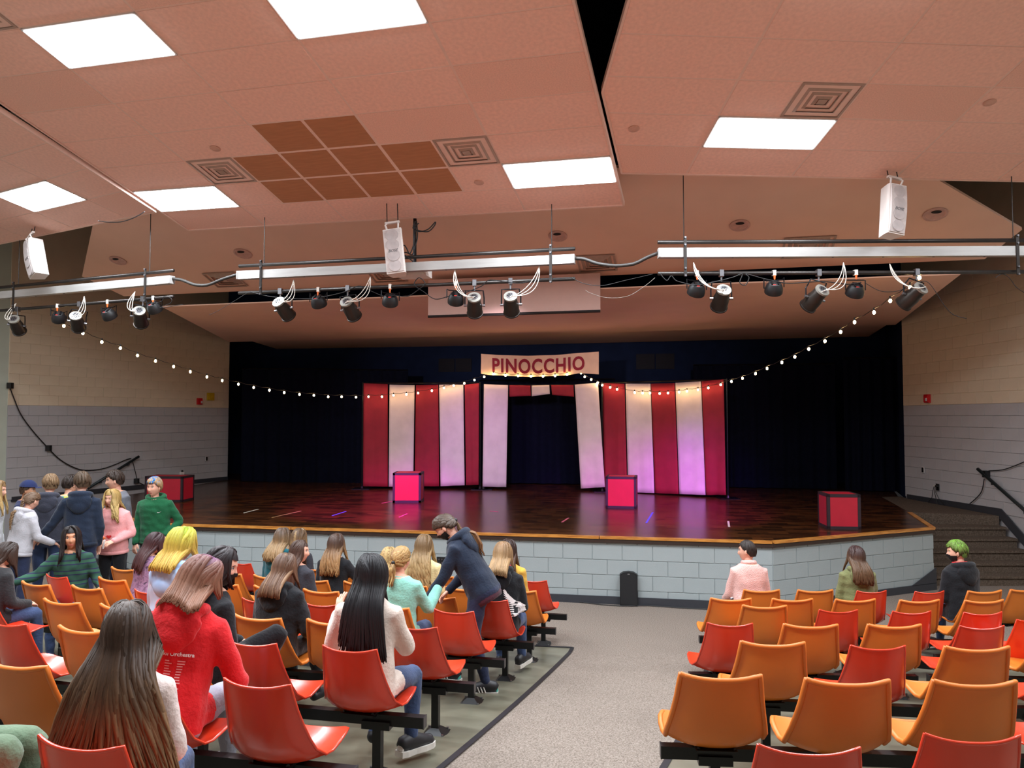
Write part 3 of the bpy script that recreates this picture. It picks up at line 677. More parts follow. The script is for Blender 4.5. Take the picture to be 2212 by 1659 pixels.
sock_me = MB().lathe([(0.010, 0.03), (0.013, 0.02), (0.013, -0.008), (0.010, -0.010)], 8).mesh('socket', M_WIRE)
def string_lights(label, pts, ys):
    P = [at_y(p[0], p[1], y) for p, y in zip(pts, ys)]; o = empty('string_lights', P[0]); tag(o, label, 'string lights', 'strings of small warm bulbs')
    wp = []
    for i, p in enumerate(P):
        wp.append(p+Vector((0, 0, 0.05))-P[0])
        if i < len(P)-1: wp.append((p+P[i+1])/2+Vector((0, 0, 0.03))-P[0])
    mb = MB(); mb.tube(wp, 0.005, 5); mb.build('wire', M_WIRE, o)
    for p in P:
        b = link('bulb', bulb_me, o, p+Vector((0, 0, 0.03))-P[0]); link('socket', sock_me, b, (0, 0, 0.005))
def invy(x, xa, ya, xb, yb_): return 1/((1/ya)+(1/yb_-1/ya)*(x-xa)/(xb-xa))
Ls = [(138,704),(179,720),(220,739),(260,752),(297,768),(336,780),(375,792),(411,803),(447,814),(480,822),(515,830),(548,837),(582,843),(614,848),(647,852),(678,854),(709,857),(738,857),(769,858),(796,857),(825,857),(850,854),(878,852),(903,849),(933,844),(959,838),(980,833),(1003,828),(1025,821),(1046,814)]
string_lights('string of warm bulbs sagging from the left light bar to the banner', Ls, [invy(p[0], 138, 12.3, 785, 18.2) if p[0] < 785 else 18.2 for p in Ls])
Bs = [(1066,808),(1092,811),(1119,812),(1147,813),(1173,813),(1199,812),(1225,809)]
string_lights('row of warm bulbs along the lower edge of the banner', Bs, [at_plane(p[0], p[1], pb+nc*0.05, nc).y for p in Bs])
Rs = [(1255,806),(1263,814),(1277,820),(1291,827),(1301,832),(1318,837),(1333,841),(1371,848),(1388,849),(1404,849),(1425,850),(1443,849),(1467,847),(1484,845),(1508,842),(1530,838),(1557,831),(1580,824),(1604,817),(1632,807),(1657,796),(1689,783),(1717,771),(1747,754),(1782,737),(1816,717),(1846,696),(1888,675),(1923,650),(1966,621),(1986,600)]
string_lights('string of warm bulbs rising from the banner to the right light bar', Rs, [invy(p[0], 1255, 18.0, 1557, 16.2) if p[0] < 1557 else invy(p[0], 1557, 16.2, 1986, 9.3) for p in Rs])

# floor loudspeaker and box at the foot of the stage
M_SPK = mat('black_speaker_grille', (20,21,24), 0.6, bump=0.2, bscale=400)
o = empty('floor_loudspeaker', at_z(1361, 1311, 0)+Vector((0, 0.12, 0)), rad(-8)); tag(o, 'black loudspeaker standing on the carpet against the stage wall', 'loudspeaker')
prof = [(-0.125, 0.0), (0.125, 0.0), (0.125, 0.44), (0.07, 0.475), (0.0, 0.483), (-0.07, 0.475), (-0.125, 0.44)]
def sidebox(prof, y0, y1):
    n = len(prof); mb = MB(); mb.add([(x, y0, z) for x, z in prof]+[(x, y1, z) for x, z in prof], [tuple(range(n)), tuple(reversed(range(n, 2*n)))]+[(i, (i+1) % n, n+(i+1) % n, n+i) for i in range(n)]); return mb
sidebox(prof, -0.09, 0.13).build('cabinet', M_BLACK, o); sidebox([(x*0.92, 0.02+z*0.93) for x, z in prof], -0.1, -0.085).build('grille', M_SPK, o)
mb = MB(); mb.box((0, -0.102, 0.455), (0.03, 0.006, 0.01)); mb.build('badge', mat('silver_badge', (190,190,195), 0.3, metal=0.8), o)
o = empty('floor_speaker_box', at_z(928, 1272, 0)+Vector((0, 0.05, 0)), rad(-8)); tag(o, 'black speaker box half hidden behind the long wavy haired student', 'loudspeaker')
mb = MB(); mb.box((0, 0, 0.26), (0.36, 0.26, 0.52)); mb.build('cabinet', M_BLACK, o); mb = MB(); mb.box((0, -0.135, 0.26), (0.31, 0.012, 0.46)); mb.build('grille', M_SPK, o)
d = (SF0-SFL).normalized(); nf = Vector((d.y, -d.x, 0)); pj = at_plane(955, 1212, SF0+nf*0.03, nf)
o = empty('jack_panel', pj, math.atan2(d.y, d.x)); tag(o, 'black audio jack panel on the stage wall', 'wall plate')
mb = MB(); mb.box((0, 0, 0), (0.16, 0.02, 0.12)); mb.build('plate', M_BLACK, o)
for i in range(6): mb = MB(); mb.lathe([(0.012, 0), (0.010, 0.008)], 10, M=Matrix.Rotation(PI/2, 4, 'X')); mb.build('jack', mat('steel', (150,150,155), 0.3, metal=0.9), o, (-0.045+0.045*(i % 3), -0.01, 0.025-0.05*(i//3)))
cb = [(1190,1296), (1250,1300), (1300,1306), (1345,1309), (1400,1308), (1470,1313), (1530,1316)]
mb = MB(); P = [at_z(x, y, 0.012) for x, y in cb]; mb.tube([p-P[0] for p in P], 0.007, 6); o = mb.build('floor_cable', M_WIRE, None, P[0]); tag(o, 'thin black cable lying along the foot of the stage wall', 'cable')

# ================================================================ LIGHT BARS
M_ALU = mat('brushed_aluminium_raceway', (172,170,167), 0.5, metal=0.3, var=0.06, scale=3, stretch=(1, 8, 8), bump=0.05, bscale=40)
M_PIPE = mat('dark_steel_pipe', (62,58,56), 0.4, metal=0.7, var=0.1, scale=8)
M_CANB = mat('dark_bronze_can', (52,46,42), 0.4, metal=0.5, var=0.1)
M_CANCAP = mat('grey_can_cap', (150,148,140), 0.4, metal=0.4)
M_LEAD = mat('white_cable', (226,218,206), 0.6); M_ORANGE = mat('orange_grip', (226,110,50), 0.5)
M_LEDR = mat('red_display', (255,60,50), 0.4, emit=2.0); M_STEEL = mat('steel', (150,150,155), 0.3, metal=0.9)
ZT, ZB, ZL = EYE+2.125, EYE+1.985, EYE+1.74
RIG = {'middle': (Vector((-3.86, 10.73, 0)), Vector((0.80, 9.60, 0))), 'right': (Vector((1.78, 9.25, 0)), Vector((7.2, 9.12, 0))), 'left': (Vector((-9.7, 13.05, 0)), Vector((-4.93, 11.05, 0)))}
def rig_at(seg, px, z):
    a, b = RIG[seg]; n = vplane(a, b); p = at_plane(px, 600, a, n); return Vector((p.x, p.y, z))
for seg, straps, hang in [('middle', (570, 1192), (470, 455)), ('right', (1478, 2191), (378, 395)), ('left', (323, 40), (458, 520))]:
    a, b = RIG[seg]; d = (b-a).normalized(); ln = (b-a).length; o = empty('light_bar', a+Vector((0, 0, ZL)), math.atan2(d.y, d.x))
    tag(o, {'middle': 'middle light bar with silver raceway hung before the stage', 'right': 'right light bar with silver raceway running off the right edge', 'left': 'left light bar with silver raceway running off the left edge'}[seg], 'light bar', 'light bars hung on cables before the stage')
    mb = MB(); mb.tube([(0, 0, ZT-ZL), (ln, 0, ZT-ZL)], 0.024, 10); mb.build('upper_pipe', M_PIPE, o, smooth=True)
    mb = MB(); mb.tube([(0, 0, 0), (ln, 0, 0)], 0.024, 10); mb.build('lower_pipe', M_PIPE, o, smooth=True)
    mb = MB(); mb.box((ln/2, -0.02, ZB-ZL), (ln, 0.1, 0.115)); mb.build('raceway', M_ALU, o)
    for e in (0.012, ln-0.012):
        mb = MB(); mb.box((e, -0.072, ZB-ZL), (0.02, 0.006, 0.1)); mb.build('end_plate', M_ALU, o)
    k = int(ln/0.6)
    for i in range(k): mb = MB(); mb.cyl((ln*(i+.5)/k, -0.02, ZB-ZL-0.057), (ln*(i+.5)/k, -0.02, ZB-ZL-0.066), 0.012, 8); mb.build('knockout', M_STEEL, o)
    for px, hy in zip(straps, hang):
        p = rig_at(seg, px, 0); s = (p-a).dot(d)
        mb = MB(); mb.box((s, -0.078, (ZT-ZL)/2), (0.035, 0.012, ZT-ZL+0.1)); mb.build('strap', M_PIPE, o)
        for z in (ZT-ZL+0.04, ZT-ZL-0.05, 0.05, -0.04): mb = MB(); mb.cyl((s, -0.084, z), (s, -0.1, z), 0.012, 8); mb.build('bolt', M_STEEL, o)
        top = at_plane(px, hy, a+d*s, Vector((0, 1, 0))).z
        mb = MB(); mb.tube([(s, 0, ZT-ZL+0.02), (s, 0, max(top, ZT+.4)+0.5-ZL)], 0.006, 5); mb.build('hanging_rod', M_PIPE, o)
# flexible conduits between the bars
for pts, lb in [([(1243,558), (1262,559), (1290,570), (1330,575), (1370,571), (1400,555), (1424,546)], 'grey flexible conduit between the middle and right light bars'), ([(371,602), (392,604), (420,616), (448,617), (480,603), (513,593)], 'grey flexible conduit between the left and middle light bars')]:
    y0, y1 = (9.6, 9.25) if pts[0][0] > 1000 else (11.05, 10.73)
    P = [at_y(x, y, y0+(y1-y0)*i/(len(pts)-1)) for i, (x, y) in enumerate(pts)]; mb = MB(); fine = []
    for i in range(len(P)-1):
        for t in (0, .33, .66): fine.append(P[i].lerp(P[i+1], t))
    fine.append(P[-1]); sm = [fine[0]]+[(fine[i-1]+fine[i]*2+fine[i+1])/4 for i in range(1, len(fine)-1)]+[fine[-1]]
    mb.tube([p-P[0] for p in sm], 0.022, 8); o = mb.build('flexible_conduit', mat('grey_conduit', (50,47,44), 0.6), None, P[0], smooth=True); tag(o, lb, 'conduit', 'flexible conduits between light bars')

def par_can(seg, px, py, lean, label, lead_from):
    """theatre can hung under the lower pipe; (px, py) body centre; lean = sideways aim"""
    a, b = RIG[seg]; n = vplane(a, b); c = at_plane(px, py, a, n); p = rig_at(seg, px-lean*14, ZL); root = empty('stage_spotlight', p); tag(root, label, 'spotlight', 'dark theatre spotlights on the light bars')
    c = c-p; ax = Vector((lean*0.55, 0.80, -0.58)).normalized()           # back -> front
    mb = MB(); mb.box((0, 0, 0), (0.05, 0.07, 0.08)); mb.tube([(0, 0, -0.03), (0, 0, -0.10)], 0.012, 8); mb.build('clamp', M_STEEL, root)
    sd = ax.cross(Vector((0, 1, 0.3))).normalized(); sd = (Vector((1, 0, 0))-ax*ax.x).normalized()
    w = 0.125; mb = MB(); top = Vector((0, 0, -0.10)); mb.tube([c+sd*w, c+sd*w+Vector((0, 0, 0.10)), top+sd*w*0.9, top+sd*w*0.5, top-sd*w*0.5, top-sd*w*0.9, c-sd*w+Vector((0, 0, 0.10)), c-sd*w], 0.009, 6); mb.build('yoke', M_POST, root)
    R = ax.to_track_quat('Z', 'Y').to_matrix().to_4x4(); M = Matrix.Translation(c) @ R
    mb = MB(); mb.lathe([(0.03, -0.15), (0.078, -0.148), (0.082, -0.14), (0.085, -0.05), (0.098, 0.0), (0.10, 0.13), (0.108, 0.132), (0.108, 0.15), (0.095, 0.15), (0.09, 0.10), (0.02, 0.09)], 24, M=M); body = mb.build('body', M_CANB, root); smooth_by_angle(body.data, 35)
    mb = MB(); mb.lathe([(0.088, -0.135), (0.088, -0.158), (0.05, -0.162)], 24, M=M, cap=False); smooth_by_angle(mb.build('back_ring', M_CANCAP, root).data, 35)
    mb = MB(); mb.lathe([(0.052, -0.158), (0.052, -0.166), (0.001, -0.17)], 20, M=M, cap=False); disc = mb.build('vent_disc', M_STEEL, root)
    for k in range(7):
        an = 2*PI*k/6; r = 0.028 if k < 6 else 0.0; mm = MB(); mm.lathe([(0.011, -0.172), (0.009, -0.174)], 8, M=M @ Matrix.Translation((r*math.cos(an), r*math.sin(an), 0))); mm.build('vent_hole', M_BLACK, disc)
    for s in (-1, 1): mb = MB(); mb.cyl(c+sd*s*0.1, c+sd*s*0.14, 0.016, 8); mb.build('side_knob', M_STEEL, root)
    # white heat-proof leads from the raceway
    q = at_plane(lead_from[0], lead_from[1], a-n*-0.02, n)-p; e = c-ax*0.10+Vector((0, -0.10, 0))
    for i in range(3):
        off = Vector((0.018*(i-1), -0.02*i, 0.012*i)); mid = (q+e)/2+Vector((0.07*(i-1)+(0.14 if lead_from[0] > px else -0.14), -0.06, -0.12-0.05*i))
        pts = []
        for t in np.linspace(0, 1, 12): pts.append(q*(1-t)**2+mid*2*t*(1-t)+(e+off)*t*t)
        mb = MB(); mb.tube(pts, 0.005, 5); mb.build('lead', M_LEAD, root, smooth=True)
    return c+p, ax
def led_par(seg, px, py, lean, label, dot=True):
    a, b = RIG[seg]; n = vplane(a, b); c = at_plane(px, py, a, n); p = rig_at(seg, px, ZL); root = empty('led_stage_light', p); tag(root, label, 'stage light', 'flat black led stage lights on the light bars')
    c = c-p; ax = Vector((lean*0.4, 0.62, -0.72)).normalized(); sd = (Vector((1, 0, 0))-ax*ax.x).normalized()
    mb = MB(); mb.box((0, 0, 0.0), (0.035, 0.065, 0.065)); mb.build('clamp', M_LEAD, root); mb = MB(); mb.tube([(0, -0.02, -0.03), (0, -0.02, -0.085)], [0.016, 0.008], 8); mb.build('grip', M_ORANGE, root)
    w = 0.12; top = Vector((0, 0, -0.09)); mb = MB(); mb.tube([c+sd*w, c+sd*w+Vector((0, 0, 0.12)), top+sd*w*0.8, top-sd*w*0.8, c-sd*w+Vector((0, 0, 0.12)), c-sd*w], 0.007, 6); mb.build('yoke', M_POST, root)
    M = Matrix.Translation(c) @ ax.to_track_quat('Z', 'Y').to_matrix().to_4x4()
    mb = MB(); mb.lathe([(0.05, -0.075), (0.07, -0.07), (0.095, -0.03), (0.108, 0.02), (0.108, 0.06), (0.09, 0.06), (0.088, 0.05), (0.02, 0.045)], 24, M=M); smooth_by_angle(mb.build('body', M_BLACK, root).data, 30)
    for s in (-1, 1): mb = MB(); mb.box((0, 0, 0), (0.02, 0.09, 0.02), R=M.to_3x3()); mb.build('fin', M_POST, root, M @ Vector((s*0.035, 0, -0.075)))
    if dot: mb = MB(); mb.box((0, 0, 0), (0.035, 0.012, 0.006), R=M.to_3x3()); mb.build('display', M_LEDR, root, M @ Vector((0.01, -0.045, -0.072)))
    return c+p, ax
CANS = []
for seg, px, py, lean, lb, lf in [('middle', 613, 668, -0.5, 'spotlight at the left end of the middle light bar, bright back ring', (634, 605)), ('middle', 757, 668, -0.4, 'spotlight left of the middle loudspeaker with sweeping white leads', (800, 598)),
    ('middle', 1025, 660, 0.0, 'left one of the two spotlights in front of the projection screen', (983, 582)), ('middle', 1104, 658, -0.1, 'right one of the two spotlights in front of the projection screen', (1165, 575)),
    ('right', 1558, 645, 0.0, 'spotlight second from the left on the right light bar', (1498, 567)), ('right', 1760, 645, 0.6, 'spotlight in the middle of the right light bar, turned right', (1822, 567)), ('right', 1970, 640, 0.7, 'spotlight at the right end of the right light bar beside the bulbs', (1922, 570)),
    ('left', 36, 703, 0.3, 'spotlight at the far left edge of the left light bar', (35, 655)), ('left', 167, 696, 0.5, 'middle spotlight of the left light bar above the first bulbs', (182, 640)), ('left', 303, 686, 0.5, 'spotlight at the right end of the left light bar', (292, 630))]:
    CANS.append(par_can(seg, px, py, -lean, lb, lf))
LEDS = []
for seg, px, py, lean, lb in [('middle', 688, 651, 0.2, 'flat led light between the two left spotlights of the middle light bar'), ('middle', 843, 648, -0.3, 'flat led light below the middle loudspeaker'), ('middle', 985, 645, -0.2, 'flat led light left of the two spotlights before the screen'),
    ('right', 1505, 625, -0.2, 'flat led light at the left end of the right light bar'), ('right', 1672, 622, 0.2, 'flat led light between the two left spotlights of the right light bar'), ('right', 1848, 627, 0.0, 'flat led light below the right loudspeaker'),
    ('left', 127, 685, -0.5, 'flat led light left of the middle spotlight on the left light bar'), ('left', 235, 679, 0.4, 'flat led light between two spotlights of the left light bar'), ('left', 333, 664, 0.3, 'flat led light at the right end of the left light bar')]:
    LEDS.append((led_par(seg, px, py, lean, lb), px))
# coloured beams of the led lights that are switched on
def beam(name, src, target, col, power, deg, blend=0.8):
    l = bpy.data.lights.new(name, 'SPOT'); l.color = col; l.energy = power; l.spot_size = rad(deg); l.spot_blend = blend; l.shadow_soft_size = 0.08
    o = bpy.data.objects.new(name, l); COL.objects.link(o); o.location = src; o.rotation_euler = (Vector(target)-Vector(src)).to_track_quat('-Z', 'Y').to_euler(); return o
def led_src(i): (c, ax), px = LEDS[i]; return c+ax*0.12
BEAMS = [(3, (4.1, 16.6, 1.2), (0.32, 0.05, 1.0), 850, 24), (4, (3.0, 14.6, 0.95), (0.65, 0.0, 0.8), 2300, 42), (1, (-2.0, 15.5, 1.2), (0.40, 0.0, 0.95), 520, 15), (2, (-0.6, 18.2, 1.6), (0.45, 0.1, 1.0), 700, 30), (0, (-2.6, 14.6, 0.95), (0.75, 0.0, 0.75), 2600, 46), (5, (2.0, 14.5, 1.2), (0.5, 0.0, 0.95), 500, 12)]
WASH = []
for i, tgt, pw in ((0, (-2.2, 18.5, 2.6), 500), (2, (0.8, 18.4, 2.8), 460), (4, (3.2, 17.2, 2.7), 380)):      # front wash of the theatre cans
    c, ax = CANS[i]; beam('can_beam', c+ax*0.17, tgt, (1.0, 0.84, 0.97), pw, 42)
for i, tgt, colr, pw, dg in BEAMS: beam('led_beam', led_src(i), tgt, colr, pw, dg)
# loose black cables swagged along the bars
def swag(label, pts, Y, r=0.006, m=None):
    P = [at_y(x, y, Y(x) if callable(Y) else Y) for x, y in pts]; fine = []
    for i in range(len(P)-1):
        p0, p1, p2, p3 = P[max(i-1, 0)], P[i], P[i+1], P[min(i+2, len(P)-1)]
        for t in np.linspace(0, 1, 7)[:-1]:
            t = float(t); fine.append(0.5*((2*p1)+(p2-p0)*t+(2*p0-5*p1+4*p2-p3)*t*t+(3*p1-p0-3*p2+p3)*t**3))
    fine.append(P[-1]); mb = MB(); mb.tube([p-P[0] for p in fine], r, 6); o = mb.build('hanging_cable', m or M_WIRE, None, P[0], smooth=True); tag(o, label, 'cable', 'loose cables around the light bars'); return o
ym = lambda x: invy(x, 513, 10.68, 1243, 9.55); yr = 9.15; yl = lambda x: invy(x, 0, 12.45, 370, 11.0)
swag('black cable swagged between the left led lights of the middle bar', [(540,630), (580,640), (630,645), (680,644), (740,632), (775,618), (800,628), (830,640), (850,638), (880,640), (905,625), (918,612), (905,600), (895,615), (915,630), (940,646), (970,640), (1000,634), (1040,618), (1060,605), (1120,612), (1160,604), (1235,600)], ym)
swag('thin cable stretched from the middle bar down to the left reflector', [(535,632), (510,648), (470,672), (452,680)], ym, 0.003)
swag('thin cord looping between the middle and right light bars', [(1235,600), (1260,612), (1300,617), (1350,606), (1410,592)], 9.3, 0.004)
swag('long thin cord hanging below the gap between the light bars', [(1265,627), (1275,633), (1310,643), (1355,640), (1390,620), (1415,600)], 9.25, 0.003, mat('grey_cord', (120,112,104), 0.6))
swag('black cable swagged between the left lights of the right bar', [(1425,590), (1440,606), (1450,596), (1460,606), (1480,612), (1500,616), (1530,612), (1580,600), (1603,592), (1598,610), (1610,616), (1618,600), (1612,592), (1650,602), (1670,606), (1700,612), (1740,610), (1780,608), (1830,614), (1860,610)], yr)
swag('black cable running from the led lights to the right end spotlight', [(1870,612), (1900,628), (1930,630), (1960,622), (1990,608), (2010,615), (2040,660), (2060,680), (2088,688)], yr, 0.004)
swag('thin black cable at the right end of the right light bar', [(2150,600), (2165,592), (2180,600), (2195,620), (2212,632)], yr, 0.004)
swag('thin cord loops at the right end of the left light bar', [(300,650), (330,655), (350,650), (355,640), (370,645), (368,655), (345,665), (380,660), (395,658)], yl, 0.004)
swag('black cable drooping below the left front edge of the middle ceiling panel', [(212,477), (235,480), (262,479), (290,470), (313,457)], 10.4, 0.006)

# hung loudspeakers
M_SPKW = mat('white_speaker_enamel', (222,214,208), 0.5, var=0.02); M_SPKG = mat('white_speaker_grille', (206,196,192), 0.7, var=0.05, scale=90, bump=0.2, bscale=500)
M_SPKD = mat('speaker_cone_shadow', (184,174,172), 0.8); M_LOGO = mat('dark_logo', (46,44,48), 0.5)  # driver rings slightly darker than the grille
def hung_speaker(label, px_top, px_bot, Y, yaw, tiltx, w=0.24):
    a, b = at_y(*px_top, Y), at_y(*px_bot, Y); h = (a-b).length; roll = math.atan2(-(a.x-b.x), a.z-b.z)
    o = empty('hung_loudspeaker', a); o.rotation_mode = 'XYZ'
    o.rotation_euler = (Matrix.Rotation(-roll, 3, 'Y') @ Matrix.Rotation(rad(yaw), 3, 'Z') @ Matrix.Rotation(rad(tiltx), 3, 'X')).to_euler(); tag(o, label, 'loudspeaker', 'white loudspeakers hung from the ceiling panels')
    mb = MB(); pr = [(-w/2, 0), (w/2, 0), (w/2, 0.05), (w*0.36, 0.2), (-w*0.36, 0.2), (-w/2, 0.05)]; mb.prism(pr, -h, 0); cab = mb.build('cabinet', M_SPKW, o)
    mb = MB(); k = 10; V = []
    for i in range(k+1):
        z = -0.015-(h-0.03)*i/k; y = -0.012-0.022*math.sin(PI*i/k)
        V += [(-w*0.46, y, z), (w*0.46, y, z)]
    n = len(V); V += [(x, 0.0, z) for (x, y, z) in V]
    Fc = [(2*i, 2*i+1, 2*i+3, 2*i+2) for i in range(k)]+[(2*i, 2*i+2, n+2*i+2, n+2*i) for i in range(k)]+[(2*i+1, n+2*i+1, n+2*i+3, 2*i+3) for i in range(k)]+[(0, n, n+1, 1), (2*k, 2*k+1, n+2*k+1, n+2*k)]
    mb.add(V, Fc); g = mb.build('grille', M_SPKG, o)
    for i in range(4):
        z = -h*(0.16+0.227*i); y = -0.012-0.022*math.sin(PI*(-z/h))-0.003; mb = MB(); mb.lathe([(w*0.33, 0), (w*0.33, 0.004), (0.001, 0.004)], 24, M=Matrix.Translation((0, y, z)) @ Matrix.Rotation(PI/2, 4, 'X'), cap=False); mb.build('driver_ring', M_SPKD, g)
    tm = text_mesh('BOSE', 0.05, extrude=0.001); tm.transform(Matrix.Translation((0, -0.040, -h*0.52)) @ Matrix.Rotation(PI/2, 4, 'X') @ Matrix(((1, 0.35, 0, 0), (0, 1, 0, 0), (0, 0, 1, 0), (0, 0, 0, 1)))); tm.materials.append(M_LOGO); link('logo', tm, g)
    mb = MB()
    for s in (-1, 1): mb.tube([(s*w*0.28, 0.06, -0.01), (s*w*0.36, 0.03, 0.07), (s*w*0.30, 0.08, 0.11)], 0.012, 6)
    mb.box((0, 0.08, 0.11), (w*0.8, 0.04, 0.025)); mb.build('bracket', M_SPKW, o)
    mb = MB()
    for s in (-1, 1): mb.tube([(s*w*0.3, 0.09, 0.1), (s*w*0.3, 0.2, 0.45)], 0.006, 6)
    mb.build('hanging_wire', M_WIRE, o)
hung_speaker('white loudspeaker hanging at the middle of the photo, above the middle light bar', (846, 494), (858, 592), 9.72, -4, -6)
hung_speaker('white loudspeaker hanging at the upper right above the right light bar', (1941, 398), (1928, 508), 8.85, 12, -6, 0.22)
hung_speaker('white loudspeaker hanging at the left edge, tilted', (57, 520), (86, 596), 11.6, -38, -10, 0.25)
# projector with cables
o = empty('projector', at_y(893, 588, 10.35)); o.rotation_euler[2] = rad(-12); tag(o, 'white projector hung behind the middle light bar', 'projector')
mb = MB(); mb.box((0, 0, 0), (0.42, 0.34, 0.13)); bm_o = mb.build('case', M_SPKW, o)
mb = MB(); mb.tube([(0, 0.05, 0.06), (0, 0.05, 0.75)], 0.025, 8); mb.build('ceiling_pole', M_POST, o)
for i in range(5): mb = MB(); mb.box((-0.13+0.05*i, -0.172, -0.01+0.02*(i % 2)), (0.03, 0.006, 0.02)); mb.build('port', M_BLACK, o)
ypj = lambda x: 10.1
swag('coil of black cable hanging below the ceiling panel edge', [(898,478), (893,490), (905,500), (925,495), (940,480), (938,488), (925,500), (905,498), (892,492), (905,482)], 10.0, 0.008)
swag('black cables dropping from the panel edge to the projector', [(896,478), (897,500), (893,530), (885,548), (878,536), (872,530), (866,545), (880,555), (892,565), (900,575), (897,582)], 10.05, 0.008)
swag('second black cable beside the middle loudspeaker', [(900,478), (902,510), (896,535), (890,550), (876,545), (868,552)], 10.1, 0.007)

# ================================================================ WALL DEVICES
nlw = vplane(WLB, WLA); nrw = vplane(WRA, WRB)
def wall_pt(side, x, y, off=0.05):
    return at_plane(x, y, (WLB if side == 'l' else WRA)+(nlw if side == 'l' else nrw)*off, nlw if side == 'l' else nrw)
def wall_ang(side): d = (WLA-WLB) if side == 'l' else (WRB-WRA); return math.atan2(d.y, d.x)
M_ALARM = mat('fire_alarm_red', (206,28,36), 0.35); M_YEL = mat('yellow_plastic', (214,178,30), 0.5); M_CLEAR = mat('clear_strobe', (220,215,215), 0.1)
for sd_, x, y, lb in [('l', 431, 867, 'red fire alarm strobe on the left wall beside the yellow box'), ('r', 2003, 861, 'red fire alarm strobe on the right wall')]:
    o = empty('fire_alarm', wall_pt(sd_, x, y), wall_ang(sd_)); tag(o, lb, 'fire alarm', 'fire alarm strobes')
    mb = MB(); mb.box((0, 0, 0), (0.15, 0.05, 0.17)); mb.box((0, -0.03, 0), (0.13, 0.02, 0.15)); mb.build('housing', M_ALARM, o)
    mb = MB(); mb.box((0.03, -0.045, -0.02), (0.04, 0.02, 0.06)); mb.build('strobe', M_CLEAR, o)
o = empty('yellow_wall_box', wall_pt('l', 455, 857), wall_ang('l')); tag(o, 'yellow cage box on the left wall beside the fire alarm', 'wall box')
mb = MB(); mb.box((0, 0, 0), (0.22, 0.05, 0.2)); mb.build('frame', M_YEL, o); mb = MB(); mb.box((0, -0.03, 0), (0.15, 0.02, 0.13)); mb.build('front', M_YEL, o)
for sd_, x, y, lb in [('l', 446, 991, 'small dark switch plate low on the left wall'), ('r', 1994, 1015, 'small dark switch plate low on the right wall')]:
    o = empty('switch_plate', wall_pt(sd_, x, y, 0.045), wall_ang(sd_)); tag(o, lb, 'switch', 'wall switch plates'); mb = MB(); mb.box((0, 0, 0), (0.075, 0.012, 0.12)); mb.build('plate', M_WMETAL, o); mb = MB(); mb.box((0, -0.009, 0), (0.055, 0.012, 0.1)); mb.build('insert', M_BLACK, o)
o = empty('wall_outlet', wall_pt('r', 2025, 1052, 0.045), wall_ang('r')); tag(o, 'wall outlet with plugged cords above the landing on the right wall', 'outlet')
mb = MB(); mb.box((0, 0, 0), (0.09, 0.012, 0.13)); mb.build('plate', M_BLACK, o)
for i, s in enumerate((-0.5, 0.1, 0.55)):
    mb = MB(); mb.box((s*0.06, -0.03, 0.02), (0.03, 0.04, 0.03)); mb.build('plug', M_LEAD if i == 0 else M_BLACK, o); mb = MB(); mb.tube([(s*0.06, -0.05, 0.01), (s*0.1, -0.07, -0.1), (s*0.22, -0.05, -0.22), (s*0.5, -0.04, -0.33)], 0.006, 5); mb.build('cord', M_WIRE, o)
o = empty('wall_camera', wall_pt('l', 393, 1023, 0.06), wall_ang('l')); tag(o, 'small white device with a black knob low on the left wall', 'wall device')
mb = MB(); mb.box((0, 0, 0), (0.1, 0.06, 0.09)); mb.build('body', M_WMETAL, o); mb = MB(); mb.sphere((0, -0.01, 0.06), 0.03, 10, 7); mb.build('knob', M_BLACK, o)
# handrails
M_RAIL = mat('dark_green_steel_rail', (44,52,54), 0.4, metal=0.3)
def handrail(label, side, pts):
    P = [wall_pt(side, x, y, 0.12) for x, y in pts]; o = empty('handrail', P[0]); tag(o, label, 'handrail', 'handrails beside the stage stairs')
    mb = MB(); mb.tube([p-P[0] for p in P], 0.03, 10); mb.build('rail', M_RAIL, o, smooth=True)
    nn = nlw if side == 'l' else nrw
    for t in (0.25, 0.8): q = P[0].lerp(P[-1], t)-P[0]; mb = MB(); mb.tube([q, q+Vector((0, 0, -0.06)), q-nn*0.09+Vector((0, 0, -0.07))], 0.012, 6); mb.build('bracket', M_RAIL, o)
handrail('dark handrail sloping up the left wall behind the students', 'l', [(190, 1055), (300, 986)])
handrail('dark handrail sloping down the right wall beside the stairs', 'r', [(2112, 1013), (2212, 1101), (2240, 1126)])
def wall_cable(label, side, pts, r=0.012, clips=()):
    P = [wall_pt(side, x, y, 0.06) for x, y in pts]; mb = MB(); o = empty('wall_cable', P[0]); tag(o, label, 'cable', 'cables swagged on the side walls')
    fine = []
    for i in range(len(P)-1):
        p0, p1, p2, p3 = P[max(i-1, 0)], P[i], P[i+1], P[min(i+2, len(P)-1)]
        for t in (0, .25, .5, .75): fine.append(0.5*((2*p1)+(p2-p0)*t+(2*p0-5*p1+4*p2-p3)*t*t+(3*p1-p0-3*p2+p3)*t**3))
    fine.append(P[-1]); mb.tube([p-P[0] for p in fine], r, 6); mb.build('cord', M_WIRE, o, smooth=True)
    for x, y in clips: q = wall_pt(side, x, y, 0.07)-P[0]; mb = MB(); mb.box((0, 0, 0), (0.09, 0.09, 0.12)); mb.build('clip', M_BLACK, o, q)
wall_cable('black cable swagged down the left wall to the handrail', 'l', [(20,833), (30,860), (45,895), (70,930), (104,968), (130,993), (160,1010), (185,1016), (220,1013), (250,1003), (270,994), (283,990)], clips=((105,968), (22, 833)))
wall_cable('short black cable dropping from the left handrail', 'l', [(286,992), (290,1010), (295,1030), (297,1040), (310,1047)], 0.009, clips=((295,1039),))
